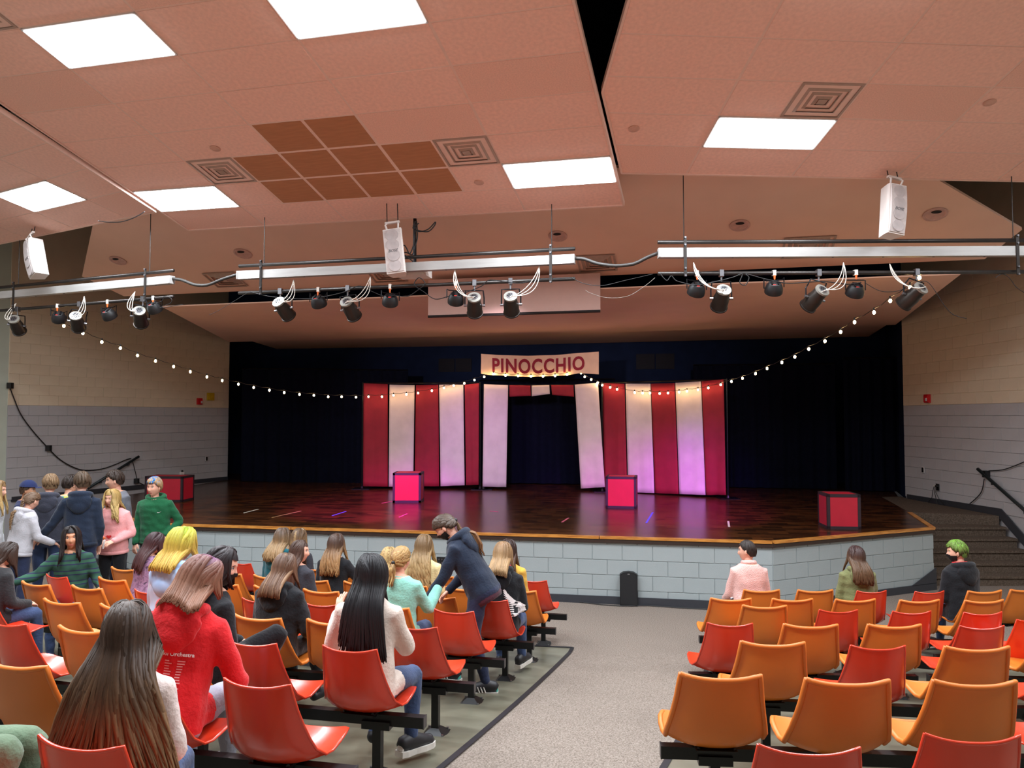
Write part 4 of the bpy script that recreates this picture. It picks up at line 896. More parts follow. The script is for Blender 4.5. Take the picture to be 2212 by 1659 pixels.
wall_cable('black cable running to the right handrail', 'r', [(2212,998), (2190,1007), (2165,1015), (2136,1017)], 0.009, clips=((2130,1024),))
wall_cable('black cable dropping from the right handrail to the landing', 'r', [(2126,1034), (2121,1060), (2110,1075), (2095,1088)], 0.009)

# ================================================================ SEATS
def plastic(name, rgb, rough, spec=0.5, coat=0.0): return mat(name, rgb, rough, var=0.03, scale=5, spec=spec, coat=coat, bump=0.03, bscale=500)
M_OR = plastic('orange_plastic', (213,116,38), 0.45); M_RD = plastic('red_orange_plastic', (214,60,33), 0.24, coat=0.2)
M_FRAME = mat('black_seat_steel', (20,20,22), 0.38, metal=0.3, var=0.1)
def shell_mesh(name, m, topw, rim):
    #        (yc,   zc)   edge (xe,   ye,    ze)
    S = [(-0.262, .776, topw, -0.236, .796), (-0.256, .735, topw+.006, -0.222, .745), (-0.245, .67, topw+.014, -0.198, .675), (-0.232, .59, topw+.026, -0.168, .60), (-0.212, .51, topw+.04, -0.135, .53),
         (-0.18, .45, topw+.052, -0.10, .475), (-0.13, .41, .236, -0.06, .442), (-0.06, .392, .243, -0.01, .438), (0.03, .392, .246, .05, .452), (0.11, .402, .24, .12, .462), (0.18, .418, .222, .185, .458), (0.225, .428, .19, .222, .444)]
    nu = 14; V = []; nv = len(S)
    for (yc, zc, xe, ye, ze) in S:
        for i in range(nu+1):
            u = -1+2*i/nu; k = abs(u)**2.4
            V.append(Vector((xe*u, yc+(ye-yc)*k, zc+(ze-zc)*k)))
    w = nu+1; Fc = [(j*w+i, j*w+i+1, (j+1)*w+i+1, (j+1)*w+i) for j in range(nv-1) for i in range(nu)]
    me0 = bpy.data.meshes.new('t'); me0.from_pydata([tuple(v) for v in V], [], Fc); me0.update()
    bm = bmesh.new(); bm.from_mesh(me0); bmesh.ops.recalc_face_normals(bm, faces=bm.faces); bm.normal_update()
    N = [v.normal.copy() for v in bm.verts]
    if N[(nv//2)*w+nu//2].z < 0 and True: N = [-q for q in N]
    bm.free(); bpy.data.meshes.remove(me0)
    t = 0.009; n = len(V); V2 = [v-q*t for v, q in zip(V, N)]
    F2 = [tuple(n+i for i in reversed(f)) for f in Fc]
    bd = list(range(w))+[j*w+nu for j in range(1, nv)]+[(nv-1)*w+i for i in range(nu-1, -1, -1)]+[j*w for j in range(nv-2, 0, -1)]
    mb = MB()
    mb.add(V+V2, Fc+F2+[(bd[i], bd[(i+1) % len(bd)], n+bd[(i+1) % len(bd)], n+bd[i]) for i in range(len(bd))])
    # rolled rim along the boundary
    P = [(V[i]+V2[i])/2-N[i]*rim*0.35 for i in bd]; P.append(P[0]); P.append(P[1])
    mb.tube(P, rim, 8, cap=False)
    me = mb.mesh(name, m); return smooth_by_angle(me, 50)
SH_O = shell_mesh('shell', M_OR, 0.185, 0.0135); SH_R = shell_mesh('shell', M_RD, 0.158, 0.007)
def bracket_mesh():
    mb = MB(); mb.box((0, -0.03, 0.388), (0.2, 0.24, 0.012)); mb.box((0, -0.03, 0.372), (0.16, 0.1, 0.03))
    for s in (-1, 1): mb.tube([(s*0.09, 0.08, 0.385), (s*0.05, 0.0, 0.36)], 0.009, 6); mb.tube([(s*0.09, -0.13, 0.395), (s*0.05, -0.06, 0.36)], 0.009, 6)
    return mb.mesh('mount_bracket', M_FRAME)
BR_ME = bracket_mesh()
CHAIRS = {}
def chair(key, X, Y, az, colr, label, group):
    X += 0.25*math.sin(rad(az)); Y += 0.25*math.cos(rad(az))          # the measured point is the top of the back
    o = empty('shell_chair', (X, Y, floor_z(X, Y)+0.006), -rad(az)); tag(o, label, 'chair', group)
    link('shell', SH_O if colr == 'o' else SH_R, o); link('mount_bracket', BR_ME, o); CHAIRS[key] = (X, Y, az); return o
post_me = None
def seat_beam(pts, az, label, ext=(0.33, 0.33), posts=(0.12, 0.88)):
    """square steel rail under a run of chairs, on posts with bolted foot plates"""
    a, b = Vector(pts[0]), Vector(pts[-1]); d = (b-a).normalized() if (b-a).length > .05 else Vector((math.cos(rad(az)), -math.sin(rad(az)), 0))
    a2 = a-d*ext[0]; b2 = b+d*ext[1]; z = (floor_z(a.x, a.y)+floor_z(b.x, b.y))/2
    o = empty('seat_rail', (a2.x, a2.y, z)); o.rotation_euler[2] = math.atan2(d.y, d.x); ln = (b2-a2).length; tag(o, label, 'seat frame', 'black steel rails carrying the chairs')
    mb = MB(); mb.box((ln/2, 0, 0.338), (ln, 0.055, 0.062)); mb.build('rail', M_FRAME, o)
    for s in (0.0, ln): mb = MB(); mb.box((s, 0, 0.338), (0.006, 0.059, 0.066)); mb.build('end_cap', mat('rail_end_steel', (52,52,56), 0.35, metal=0.5), o)
    for f in posts:
        s = min(max(ln*f, 0.18), ln-0.18); w = a2+d*s; dz = floor_z(w.x, w.y)-z+0.006
        mb = MB(); mb.box((0, 0, (0.31+dz)/2+0.0), (0.05, 0.05, 0.31-dz)); ps = mb.build('post', M_FRAME, o, (s, 0, 0))
        mb = MB(); mb.box((0, 0, 0.31), (0.17, 0.09, 0.045)); mb.build('saddle', M_FRAME, o, (s, 0, 0))
        mb = MB(); V = [(-.085, -.085, dz), (.085, -.085, dz), (.085, .085, dz), (-.085, .085, dz), (-.03, -.03, dz+.045), (.03, -.03, dz+.045), (.03, .03, dz+.045), (-.03, .03, dz+.045)]
        mb.add(V, [(0,1,5,4), (1,2,6,5), (2,3,7,6), (3,0,4,7), (4,5,6,7), (3,2,1,0)]); fp = mb.build('foot_plate', M_FRAME, o, (s, 0, 0))
        for cx in (-.068, .068):
            for cy in (-.068, .068): mb = MB(); mb.cyl((cx, cy, dz), (cx, cy, dz+0.022), 0.009, 6); mb.build('bolt', M_STEEL, fp)
LEFT_ROWS = [  # (R, [(angle, colour), ...]) from the stage to the rear, each row starting at the centre aisle
 (17.26, [(9.2,'r'), (11.15,'o'), (13.0,'o'), (14.9,'o'), (16.5,'o'), (18.6,'o'), (20.4,'r'), (22.2,'r')]),
 (18.2, [(9.3,'o'), (11.15,'o'), (13.0,'o'), (14.85,'o'), (16.65,'o'), (18.5,'o'), (20.2,'o'), (22.3,'r')]),
 (19.2, [(9.6,'r'), (11.15,'o'), (12.9,'o'), (14.6,'o'), (16.25,'o'), (17.9,'o'), (19.5,'r',19.35), (20.9,'o',19.6), (22.5,'r',19.78), (23.4,'o',18.75)]),
 (20.15, [(9.9,'r'), (11.5,'o'), (13.15,'r'), (14.8,'r'), (16.4,'o'), (18.0,'r'), (19.6,'o',20.28), (21.1,'o',20.36)]),
 (21.1, [(10.0,'r'), (11.6,'o'), (13.15,'o'), (14.75,'o'), (16.3,'o'), (17.8,'o'), (20.2,'r')]),
 (22.05, [(10.2,'r'), (11.75,'r'), (13.25,'o'), (14.7,'o'), (16.2,'r'), (17.7,'r')]),
 (23.0, [(10.3,'r'), (11.8,'r'), (13.4,'o'), (15.0,'o')]),
 (23.95, [(10.5,'r'), (12.1,'r')])]
RIGHT_ROWS = [
 (17.6, [(2.73,8.44,'o'), (3.31,8.42,'o'), (3.88,8.32,'r'), (4.44,8.2,'r'), (5.0,8.16,'o')]),
 (18.6, [(2.12,7.48,'o'), (2.71,7.46,'o'), (3.30,7.42,'o'), (3.87,7.33,'o'), (4.44,7.26,'o')]),
 (19.5, [(2.24,6.85,'o'), (2.77,6.55,'r'), (3.34,6.45,'r'), (3.88,6.36,'r'), (4.45,6.3,'r')]),
 (20.4, [(1.59,5.64,'r'), (2.16,5.59,'o'), (2.77,5.60,'o'), (3.37,5.54,'r'), (3.95,5.5,'o')]),
 (21.35, [(1.60,4.75,'o'), (2.20,4.65,'r'), (2.77,4.61,'o'), (3.36,4.6,'r')]),
 (22.4, [(1.0,3.72,'o'), (1.57,3.63,'o'), (2.16,3.62,'o'), (2.74,3.6,'r')]),
 (23.4, [(0.97,2.54,'r'), (1.6,2.70,'r')])]
cname = {'o': 'orange', 'r': 'red'}
for ri, (R, seats) in enumerate(LEFT_ROWS):
    pos = []
    for j, (th, c, *rr) in enumerate(seats):
        X, Y = polar(rr[0] if rr else R, th); az = th+4.0; pos.append((X+0.22*math.sin(rad(az)), Y+0.22*math.cos(rad(az)), 0))
        chair(('L', ri, j), X, Y, az, c, '%s chair, %s from the centre aisle in the %s left row from the stage' % (cname[c], ordinal(j), ordinal(ri)), 'plastic shell chairs of the left block')
    for k in range(0, len(pos), 3):
        seg = pos[k:k+3]
        if len(seg) == 1 and k: seg = [tuple(Vector(pos[k]).lerp(Vector(pos[k-1]), 0.04)), pos[k]]
        seat_beam([Vector(p) for p in reversed(seg)], seats[k][0]+4, 'black steel seat rail of the %s left row, %s run from the aisle' % (ordinal(ri), ordinal(k//3)), ext=(0.24, 0.36 if k == 0 else 0.24), posts=(0.2, 0.84) if k == 0 else (0.3, 0.7))
for ri, (R, seats) in enumerate(RIGHT_ROWS):
    pos = []
    for j, (X, Y, c) in enumerate(seats):
        az = math.degrees(math.atan2(FAN[0]-X, FAN[1]-Y))-1.0; pos.append((X+0.22*math.sin(rad(az)), Y+0.22*math.cos(rad(az)), 0))
        chair(('R', ri, j), X, Y, az, c, '%s chair, %s from the centre aisle in the %s right row from the stage' % (cname[c], ordinal(j), ordinal(ri)), 'plastic shell chairs of the right block')
    for k in range(0, len(pos), 3):
        seg = pos[k:k+3]
        if len(seg) == 1 and k: seg = [tuple(Vector(pos[k]).lerp(Vector(pos[k-1]), 0.04)), pos[k]]
        seat_beam([Vector(p) for p in seg], 0, 'black steel seat rail of the %s right row, %s run from the aisle' % (ordinal(ri), ordinal(k//3)), ext=(0.26, 0.26), posts=(0.16, 0.84))
for i, (x, y, c, az) in enumerate([(2215, 1268, 'o', -14), (2235, 1330, 'r', -14)]):
    p = on_floor(x, y, .79); chair(('X', i), p.x, p.y, az, c, '%s plastic chair cut by the right edge, turned towards the stage' % cname[c], 'plastic shell chairs at the right edge')

# ================================================================ PEOPLE
V3 = Vector
def R_(ax, deg): return Matrix.Rotation(rad(deg), 3, ax)
def sstep(t): t = max(0.0, min(1.0, t)); return t*t*(3-2*t)
def gs(d, s): return math.exp(-(d/s)**2)
def head_surface(dx, dy, dz):
    x, y, z = 0.0745*dx, 0.094*dy, 0.116*dz
    if y < 0: y *= 1.06
    t = max(0.0, min(1.0, (-0.018-z)/0.098)); x *= 1-0.36*t**1.4
    if y > 0: y *= 1-0.06*t
    else: y *= 1-0.5*t
    if y > 0.052: y = 0.052+(y-0.052)*0.86
    if dy > 0:
        f = sstep(dy*1.6)
        y += f*0.0045*gs(z-0.030, 0.012)*gs(x, 0.05)
        for s in (-1, 1):
            y -= f*0.0125*gs(z-0.012, 0.013)*gs(x-s*0.030, 0.017)
            y += f*0.004*gs(z+0.022, 0.02)*gs(x-s*0.040, 0.016)
        if z > -0.034: h = 0.002+0.017*sstep((0.022-z)/0.05)
        else: h = 0.019*sstep((z+0.050)/0.016)
        y += f*h*gs(x, 0.0085+0.006*sstep((0.0-z)/0.03))
        y += f*0.007*gs(z+0.056, 0.007)*gs(x, 0.021)+f*0.0065*gs(z+0.068, 0.007)*gs(x, 0.018)
        y -= f*0.004*gs(z+0.062, 0.0028)*gs(x, 0.022)
        y += f*0.008*gs(z+0.098, 0.014)*gs(x, 0.022)
    return V3((x, y, z))
def make_head():
    nu, nv = 60, 46; V = []; Fc = []; Mi = []
    for k in range(nv+1):
        th = PI*k/nv
        for j in range(nu):
            ph = 2*PI*j/nu; ph = ph-0.32*math.sin(ph)          # denser towards the face
            V.append(head_surface(math.sin(th)*math.sin(ph), math.sin(th)*math.cos(ph), math.cos(th)))
    for k in range(nv):
        for j in range(nu):
            q = (k*nu+j, (k+1)*nu+j, (k+1)*nu+(j+1) % nu, k*nu+(j+1) % nu); Fc.append(q)
            c = sum((V[i] for i in q), V3())/4
            lip = c.y > 0.06 and abs(c.x) < 0.023*(1-abs(c.z+0.062)/0.03) and -0.0745 < c.z < -0.0505
            Mi.append(1 if lip else 0)
    return V, Fc, Mi
HEAD_V, HEAD_F, HEAD_M = make_head()
def make_hand(spread=0.10, curl=0.5):
    """right hand, wrist at the origin, fingers along +y, back of hand +z, thumb towards -x"""
    mb = MB()
    mb.tube([(0, -0.03, 0), (0, 0.0, 0), (0, 0.03, 0.002), (0.0, 0.075, 0.003), (0, 0.092, 0.002)], [(0.024, 0.018), (0.026, 0.017), (0.036, 0.016), (0.040, 0.014), (0.034, 0.010)], 12, side=(1, 0, 0))
    for i, (x, L) in enumerate([(-0.029, 0.066), (-0.010, 0.076), (0.010, 0.071), (0.028, 0.056)]):
        a = (x/0.03)*spread; d = V3((math.sin(a), math.cos(a), 0)); p = V3((x, 0.082, 0.002)); pts = [p-d*0.012, p]; cur = 0.0
        for seg, k in ((0.42, 0.6), (0.33, 1.0), (0.25, 0.7)):
            cur += curl*k; p = p+(d*math.cos(cur)+V3((0, 0, -math.sin(cur))))*L*seg; pts.append(p)
        mb.tube(pts, [0.0095, 0.0095, 0.0088, 0.008, 0.0062], 8)
    mb.tube([(-0.018, 0.012, -0.004), (-0.038, 0.034, -0.010), (-0.050, 0.058, -0.014), (-0.053, 0.084, -0.016)], [0.014, 0.0125, 0.010, 0.007], 8)
    return mb
RAW = []   # (temp object) for one remesh pass
def remesh_later(mb, voxel, smooth=4):
    me = bpy.data.meshes.new('raw'); me.from_pydata(mb.v, [], mb.f); ob = bpy.data.objects.new('raw', me); COL.objects.link(ob)
    m = ob.modifiers.new('r', 'REMESH'); m.mode = 'VOXEL'; m.voxel_size = voxel
    if smooth: sm = ob.modifiers.new('s', 'SMOOTH'); sm.factor = 0.5; sm.iterations = smooth
    RAW.append(ob); return ob
def remesh_get(ob):
    e = ob.evaluated_get(bpy.context.evaluated_depsgraph_get()); me = e.to_mesh()
    n = len(me.vertices); V = np.empty(n*3); me.vertices.foreach_get('co', V); V = V.reshape(-1, 3)
    Nn = np.empty(n*3); me.vertices.foreach_get('normal', Nn); Nn = Nn.reshape(-1, 3)
    Fc = [tuple(p.vertices) for p in me.polygons]; e.to_mesh_clear(); return V, Nn, Fc
_h = {k: remesh_later(make_hand(*a), 0.0042, 2) for k, a in {'relaxed': (0.10, 0.42), 'open': (0.32, 0.14), 'curled': (0.04, 0.85)}.items()}
bpy.context.view_layer.update()
HANDS = {k: remesh_get(o) for k, o in _h.items()}
for o in _h.values(): bpy.data.objects.remove(o)
RAW.clear()

SKIN = {'fair': mat('fair_skin', (226,172,148), 0.5, var=0.03, scale=20, spec=0.35), 'light': mat('light_skin', (214,160,134), 0.5, var=0.03, scale=20, spec=0.35), 'tan': mat('tan_skin', (196,142,110), 0.5, var=0.03, scale=20, spec=0.35)}
M_LIP = mat('lips', (204,128,116), 0.45); M_EYEW = mat('eye_white', (226,220,214), 0.3); M_IRIS = mat('iris_dark', (52,38,30), 0.2)
M_HAIR = vcol_mat('hair_strands', 0.48, 0.32)
def fabric(name, rgb, **k):
    k.setdefault('rough', 0.9); k.setdefault('var', 0.07); k.setdefault('scale', 9); k.setdefault('bump', 0.25); k.setdefault('bscale', 60); k.setdefault('spec', 0.2); k.setdefault('sheen', 0.15)
    return mat('fabric_'+name, rgb, **k)
JEANS = fabric('blue_denim', (58,74,108)); NAVYJ = fabric('navy_denim', (38,46,72)); BLKP = fabric('black_leggings', (22,22,26)); GREYJ = fabric('pale_grey_denim', (150,152,166))
M_SHOE = mat('dark_sneaker', (30,30,34), 0.5); M_SOLE = mat('white_sole', (226,222,214), 0.5); M_MASK = mat('black_face_mask', (16,17,20), 0.7, bump=0.1)

RINGS = [(-.085,.158,.116,0.), (-.04,.170,.126,0.), (.02,.166,.124,0.), (.10,.158,.116,0.), (.22,.152,.108,.004), (.33,.166,.112,.006), (.41,.168,.102,.002), (.465,.135,.084,-.004), (.505,.078,.066,-.004)]
class Person:
    def __init__(s, label, X, Y, head_z=None, facing=0.0, sit=True, lean=4.0, side=0.0, twist=0.0, head=(0, 0, 0), skin='fair', shirt=None, pants=None, sleeve='long', arms=None, legs=None,
                 bulk=0.012, width=1.0, hood=None, hair=None, mask=False, hand=('relaxed', 'relaxed'), eyes=True, ztop=None, glasses=False, scale=None, seat=0.425, voxel=None, hem=None, key='', sweep=0.035):
        s.__dict__.update(locals()); s.fz = floor_z(X, Y)+0.006
        if not arms: s.arms = {}
        s.arms = dict(arms or {}); s.pants = pants or JEANS
        up = 0.748*math.cos(rad(lean))*math.cos(rad(side))
        ht = (head_z if head_z is not None else 1.25+s.fz)-s.fz
        if scale: s.s = scale
        elif sit: s.s = max(0.8, min(1.15, (ht-seat)/(0.095+up)))
        else: s.s = ht/(0.88+up)
        k = s.s; s.pel = V3((0, 0, seat+0.095*k)) if sit else V3((0, 0, 0.88*k))
        s.Rt = R_('Z', twist) @ R_('Y', side) @ R_('X', -lean)
        s.prims = []; s.build()
    def T(s, x, y, h): return s.pel+s.Rt @ V3((x, y, h))*s.s
    def prim(s, tagname, pts, radii, side=None, n=12): s.prims.append((tagname, [V3(p) for p in pts], radii, side, n))
    def build(s):
        k = s.s; b = s.bulk; W = s.width; sh = 'shirt'
        s.rings = [(h, (rx+b)*(W if h > .1 else 1), ry+b, y0) for (h, rx, ry, y0) in RINGS]
        r = [(rx*k, ry*k) for (h, rx, ry, y0) in s.rings]
        s.prim(sh, [s.T(0, y0, h) for (h, rx, ry, y0) in s.rings], r, s.Rt @ V3((1, 0, 0)), 18)
        s.prim('pants', [s.pel+V3((0, 0, -0.06))*k, s.pel+V3((0, 0.02, 0.03))*k], [(0.15*k, 0.11*k), (0.16*k, 0.118*k)], V3((1, 0, 0)), 16)
        s.prim('skin', [s.T(0, -0.005, .46), s.T(0, 0.002, .54), s.T(0, 0.012, .60)], [0.052*k, 0.047*k, 0.047*k])
        s.hands_at = []
        for sg, nm in ((1, 'R'), (-1, 'L')):
            S = s.T(sg*0.150*W, 0, .418)
            d = s.arms.get(nm)
            if d is None: d = ((0.05, 0.03, -0.27), (-0.06, 0.27, -0.33)) if s.sit else ((0.05, -0.02, -0.27), (0.03, 0.05, -0.50))
            f = (lambda q: S+R_('Z', s.twist) @ V3((sg*q[0], q[1], q[2]))*k)
            e, w = f(d[0]), f(d[1]); a = 0.006 if b > 0.008 else 0.0
            s.prim(sh, [s.T(sg*0.09*W, 0, .425), S, (S+e)/2, e], [(0.058+a)*k, (0.060+a)*k, (0.052+a)*k, (0.047+a)*k])
            cuff = e.lerp(w, 0.96)
            s.prim(sh if s.sleeve == 'long' else 'skin', [e, (e+w)/2, cuff], [(0.049+a)*k, (0.044+a)*k, (0.036+a)*k] if s.sleeve == 'long' else [0.041*k, 0.036*k, 0.027*k])
            s.hands_at.append((sg, e, w, s.hand[0 if sg > 0 else 1], d[2] if len(d) > 2 else None))
            L = (s.legs or {}).get(nm); fl = 0.0
            hp = s.pel+V3((sg*0.088, 0.02, -0.02))*k
            if s.sit:
                kn, an = (V3((sg*0.11, 0.43*k, s.seat+0.055)), V3((sg*0.11, 0.46*k, 0.10))) if L is None else (V3(L[0]), V3(L[1]))
            else:
                kn, an = (V3((sg*0.095*k, 0.02, 0.47*k)), V3((sg*0.10*k, -0.02, 0.10))) if L is None else (V3(L[0]), V3(L[1]))
            s.prim('pants', [hp, hp.lerp(kn, 0.5), kn], [0.092*k, 0.080*k, 0.063*k])
            s.prim('pants', [kn, kn.lerp(an, 0.35), an], [0.063*k, 0.058*k, 0.043*k])
            td = V3(L[2]).normalized() if L is not None and len(L) > 2 else V3((sg*0.18, 1, 0)).normalized()
            hl = V3((an.x, an.y, an.z-0.055))-td*0.045*k; s.prim('shoe', [hl, hl+td*0.10*k, hl+td*0.22*k], [0.042*k, 0.044*k, 0.034*k])
        s.Rh = s.Rt @ R_('Z', -s.head[0]) @ R_('X', -s.head[1]) @ R_('Y', s.head[2])
        s.hc = s.T(0, 0.016, .575)+s.Rh @ V3((0, 0.008, 0.062))*k
        # raise or lower the head to where the photo has it
        mb = MB()
        for (tg, pts, rr, side, n) in s.prims:
            P = list(pts); Rr = list(rr) if isinstance(rr, (list, tuple)) else [rr]*len(P)
            d0 = (P[0]-P[1]).normalized(); d1 = (P[-1]-P[-2]).normalized()
            q0 = Rr[0] if not isinstance(Rr[0], tuple) else min(Rr[0]); q1 = Rr[-1] if not isinstance(Rr[-1], tuple) else min(Rr[-1])
            sc_ = lambda q, f: (q[0]*f, q[1]*f) if isinstance(q, tuple) else q*f
            P = [P[0]+d0*q0*0.55, P[0]+d0*q0*0.3]+P+[P[-1]+d1*q1*0.3, P[-1]+d1*q1*0.55] if tg != 'shirt' or n == 12 else P
            if len(P) != len(Rr): Rr = [sc_(Rr[0], .45), sc_(Rr[0], .85)]+Rr+[sc_(Rr[-1], .85), sc_(Rr[-1], .45)]
            mb.tube(P, Rr, n, side=side)
        s.raw = remesh_later(mb, s.voxel or 0.0125, 4)
        if s.hood: s.hood_raw()
    def push(s, p, margin=0.012):
        q = s.Rt.transposed() @ (p-s.pel)/s.s; h = q.z
        if -0.075 < h < 0.5:
            rg = s.rings
            for i in range(len(rg)-1):
                if rg[i][0] <= h <= rg[i+1][0]:
                    t = (h-rg[i][0])/(rg[i+1][0]-rg[i][0]); rx, ry, y0 = (rg[i][j]*(1-t)+rg[i+1][j]*t for j in (1, 2, 3)); break
            rx += margin; ry += margin; e = math.sqrt((q.x/rx)**2+((q.y-y0)/ry)**2)
            xs_ = max(abs(q.x), 1e-4); lim = max(rx, 0.15*s.width+0.06 if 0.30 < h < 0.47 else rx)
            if xs_ < lim:                       # slide to the back or the front of the shoulders, never sideways
                yy = ry*math.sqrt(max(0.0, 1-min(1, xs_/max(rx, 1e-4))**2)); yy = max(yy, (0.068+margin)*(1-sstep((h-0.43)/0.05)) if xs_ > 0.09 else 0.0)
                if abs(q.y-y0) < yy: q = V3((q.x, y0-yy if q.y < s.sweep else y0+yy, h))
        if s.hood and 0.28 < q.z < 0.53 and abs(q.x) < 0.15 and q.y < 0.02:      # over the hood
            b = (0.164-1.5*q.x*q.x)*sstep((q.z-0.28)/0.06)*(1-0.45*sstep((q.z-0.46)/0.07))+margin*0.4
            if -q.y < b: q = V3((q.x, -b, q.z))
        return s.pel+s.Rt @ q*s.s
    def finish(s):
        V, Nn, Fc = remesh_get(s.raw); bpy.data.objects.remove(s.raw); k = s.s
        # classify faces by nearest limb
        tags = ['shirt', 'pants', 'skin', 'shoe']; segs = []
        for (tg, pts, rr, side, n) in s.prims:
            for i in range(len(pts)-1):
                r0 = rr[i]; r0 = r0 if isinstance(r0, tuple) else (r0, r0); r1 = rr[i+1]; r1 = r1 if isinstance(r1, tuple) else (r1, r1)
                segs.append((tags.index(tg), np.array(pts[i]), np.array(pts[i+1]), (r0[0]+r0[1]+r1[0]+r1[1])/4))
        FA = np.array([f if len(f) == 4 else (f[0], f[1], f[2], f[0]) for f in Fc]); fc = V[FA].mean(1); best = np.full(len(fc), 1e9); mi = np.zeros(len(fc), int)
        for (ti, a, b, r) in segs:
            ab = b-a; t = np.clip(((fc-a) @ ab)/max(ab @ ab, 1e-9), 0, 1); d = np.linalg.norm(fc-(a+t[:, None]*ab), axis=1)/r
            if ti == 1: d = d*1.04
            m = d < best; best[m] = d[m]; mi[m] = ti
        hem = -0.06 if s.hem is None else s.hem; L3 = ((fc-np.array(s.pel)) @ np.array(s.Rt))/k; hh = L3[:, 2]
        tor = (np.abs(L3[:, 0]) < 0.2*s.width) & (np.abs(L3[:, 1]) < 0.155)
        m = tor & (mi == 1) & (hh > hem) & (hh < 0.3); mi[m] = 0
        m = (mi == 0) & (hh < hem); mi[m & tor] = 1
        r2 = np.hypot(L3[:, 0], L3[:, 1]); m = (mi == 0) & (hh > 0.487) & (r2 < 0.09); mi[m] = 2
        # soft cloth folds
        vm = np.zeros(len(V)); 
        vm[FA[mi < 2].ravel()] = 1
        rs = np.random.RandomState(abs(hash(s.label)) % 1000 if False else len(s.label)*7 % 997); dsp = np.zeros(len(V))
        for i in range(5):
            w = rs.randn(3)*np.array([22, 22, 26]); dsp += np.sin(V @ w+rs.rand()*6)*np.cos(V @ (rs.randn(3)*14)+rs.rand()*6)
        V = V+Nn*(vm*dsp*0.0022)[:, None]
        verts = [tuple(v) for v in V]; faces = list(Fc); mats = [int(m) for m in mi]
        def append(vs, fs, ms):
            o = len(verts); verts.extend(vs); faces.extend([tuple(i+o for i in f) for f in fs]); mats.extend(ms)
        # head
        append([tuple(s.hc+s.Rh @ v*k) for v in HEAD_V], HEAD_F, [2 if m == 0 else 4 for m in HEAD_M])
        def local(vs): return [tuple(s.hc+s.Rh @ V3(v)*k) for v in vs]
        for sg in (-1, 1):
            e = MB(); e.sphere((sg*0.0755, -0.006, -0.004), (0.009, 0.019, 0.031), 10, 8, M=R_('Z', -sg*22) @ R_('X', 12)); append(local(e.v), e.f, [2]*len(e.f))
            if s.eyes:
                e = MB(); e.sphere((sg*0.030, 0.0655, 0.011), 0.0125, 12, 8); append(local(e.v), e.f, [5]*len(e.f))
                e = MB(); e.sphere((sg*0.030, 0.0735, 0.011), 0.0062, 10, 6); append(local(e.v), e.f, [6]*len(e.f))
                e = MB(); e.tube([(sg*0.017, 0.0815, 0.0285), (sg*0.030, 0.0805, 0.0325), (sg*0.046, 0.071, 0.0275)], [0.0022, 0.003, 0.0016], 6); append(local(e.v), e.f, [7]*len(e.f))
                e = MB(); e.tube([(sg*0.0175, 0.0745, 0.013), (sg*0.030, 0.0785, 0.0195), (sg*0.0435, 0.0695, 0.0135)], 0.002, 5); append(local(e.v), e.f, [7]*len(e.f))
        # hands
        for (sg, e, w, hk, pn) in s.hands_at:
            HV, HN, HF = HANDS[hk]; y = (w-e).normalized(); z = V3(pn) if pn else V3((sg*0.35, 0.3, 0.9)); z = (z-y*z.dot(y)).normalized(); x = y.cross(z)
            B = Matrix((x, y, z)).transposed(); hs = 0.98*k; base = e.lerp(w, 0.93)
            append([tuple(base+B @ V3((v[0]*sg, v[1], v[2]))*hs) for v in HV], HF, [2]*len(HF))
        me = bpy.data.meshes.new('person'); me.from_pydata(verts, [], faces)
        hairc = s.hair.get('brow', s.hair['root']) if s.hair else (60, 45, 35)
        mb_ = mat('brow_%d_%d_%d' % tuple(hairc), hairc, 0.7)
        for m in (s.shirt, s.pants, SKIN[s.skin], M_SHOE, M_LIP, M_EYEW, M_IRIS, mb_): me.materials.append(m)
        me.polygons.foreach_set('material_index', mats); me.polygons.foreach_set('use_smooth', [True]*len(faces))
        bm = bmesh.new(); bm.from_mesh(me); bmesh.ops.recalc_face_normals(bm, faces=bm.faces); bm.to_mesh(me); bm.free()
        o = link('person', me, None, (s.X, s.Y, s.fz), -rad(s.facing)); tag(o, s.label, 'person', None); s.obj = o
        if s.hood: s.make_hood()
        else: s.neckline()
        if not s.sit and s.key != 'M10': s.hem_band()
        if s.mask: s.make_mask()
        if s.hair: s.make_hair(**s.hair)
        return o
    def hood_raw(s):
        mb = MB(); pts = []; rr = []; k = s.s
        for i in range(25):
            a = 2*PI*i/24; bk = (1-math.cos(a))/2      # 0 front .. 1 back
            pts.append(s.T(math.sin(a)*(0.082+0.03*bk), math.cos(a)*0.074-0.035*bk-0.003, 0.496+0.014*bk)); rr.append((0.024+0.019*bk)*k)
        mb.tube(pts, rr, 10, cap=False)
        for (x, y, h, a, b, c, t) in [(0, -0.112, .405, .125, .042, .098, 10), (0, -0.122, .36, .085, .036, .075, 10), (0.05, -0.10, .44, .085, .042, .06, 20), (-0.05, -0.10, .44, .085, .042, .06, 20)]:
            mb.sphere(s.T(x, y, h), (a*k, b*k, c*k), 16, 12, M=s.Rt @ R_('X', t))
        s.hoodob = remesh_later(mb, 0.011, 5)
    def neckline(s):
        mb = MB(); mb.tube([s.T((0.066+s.bulk*0.5)*math.sin(2*PI*i/24), (0.058+s.bulk*0.5)*math.cos(2*PI*i/24)-0.003, 0.489-0.007*math.cos(2*PI*i/24)) for i in range(26)], 0.0125*s.s, 8, cap=False); mb.build('neck_band', s.shirt, s.obj, smooth=True)
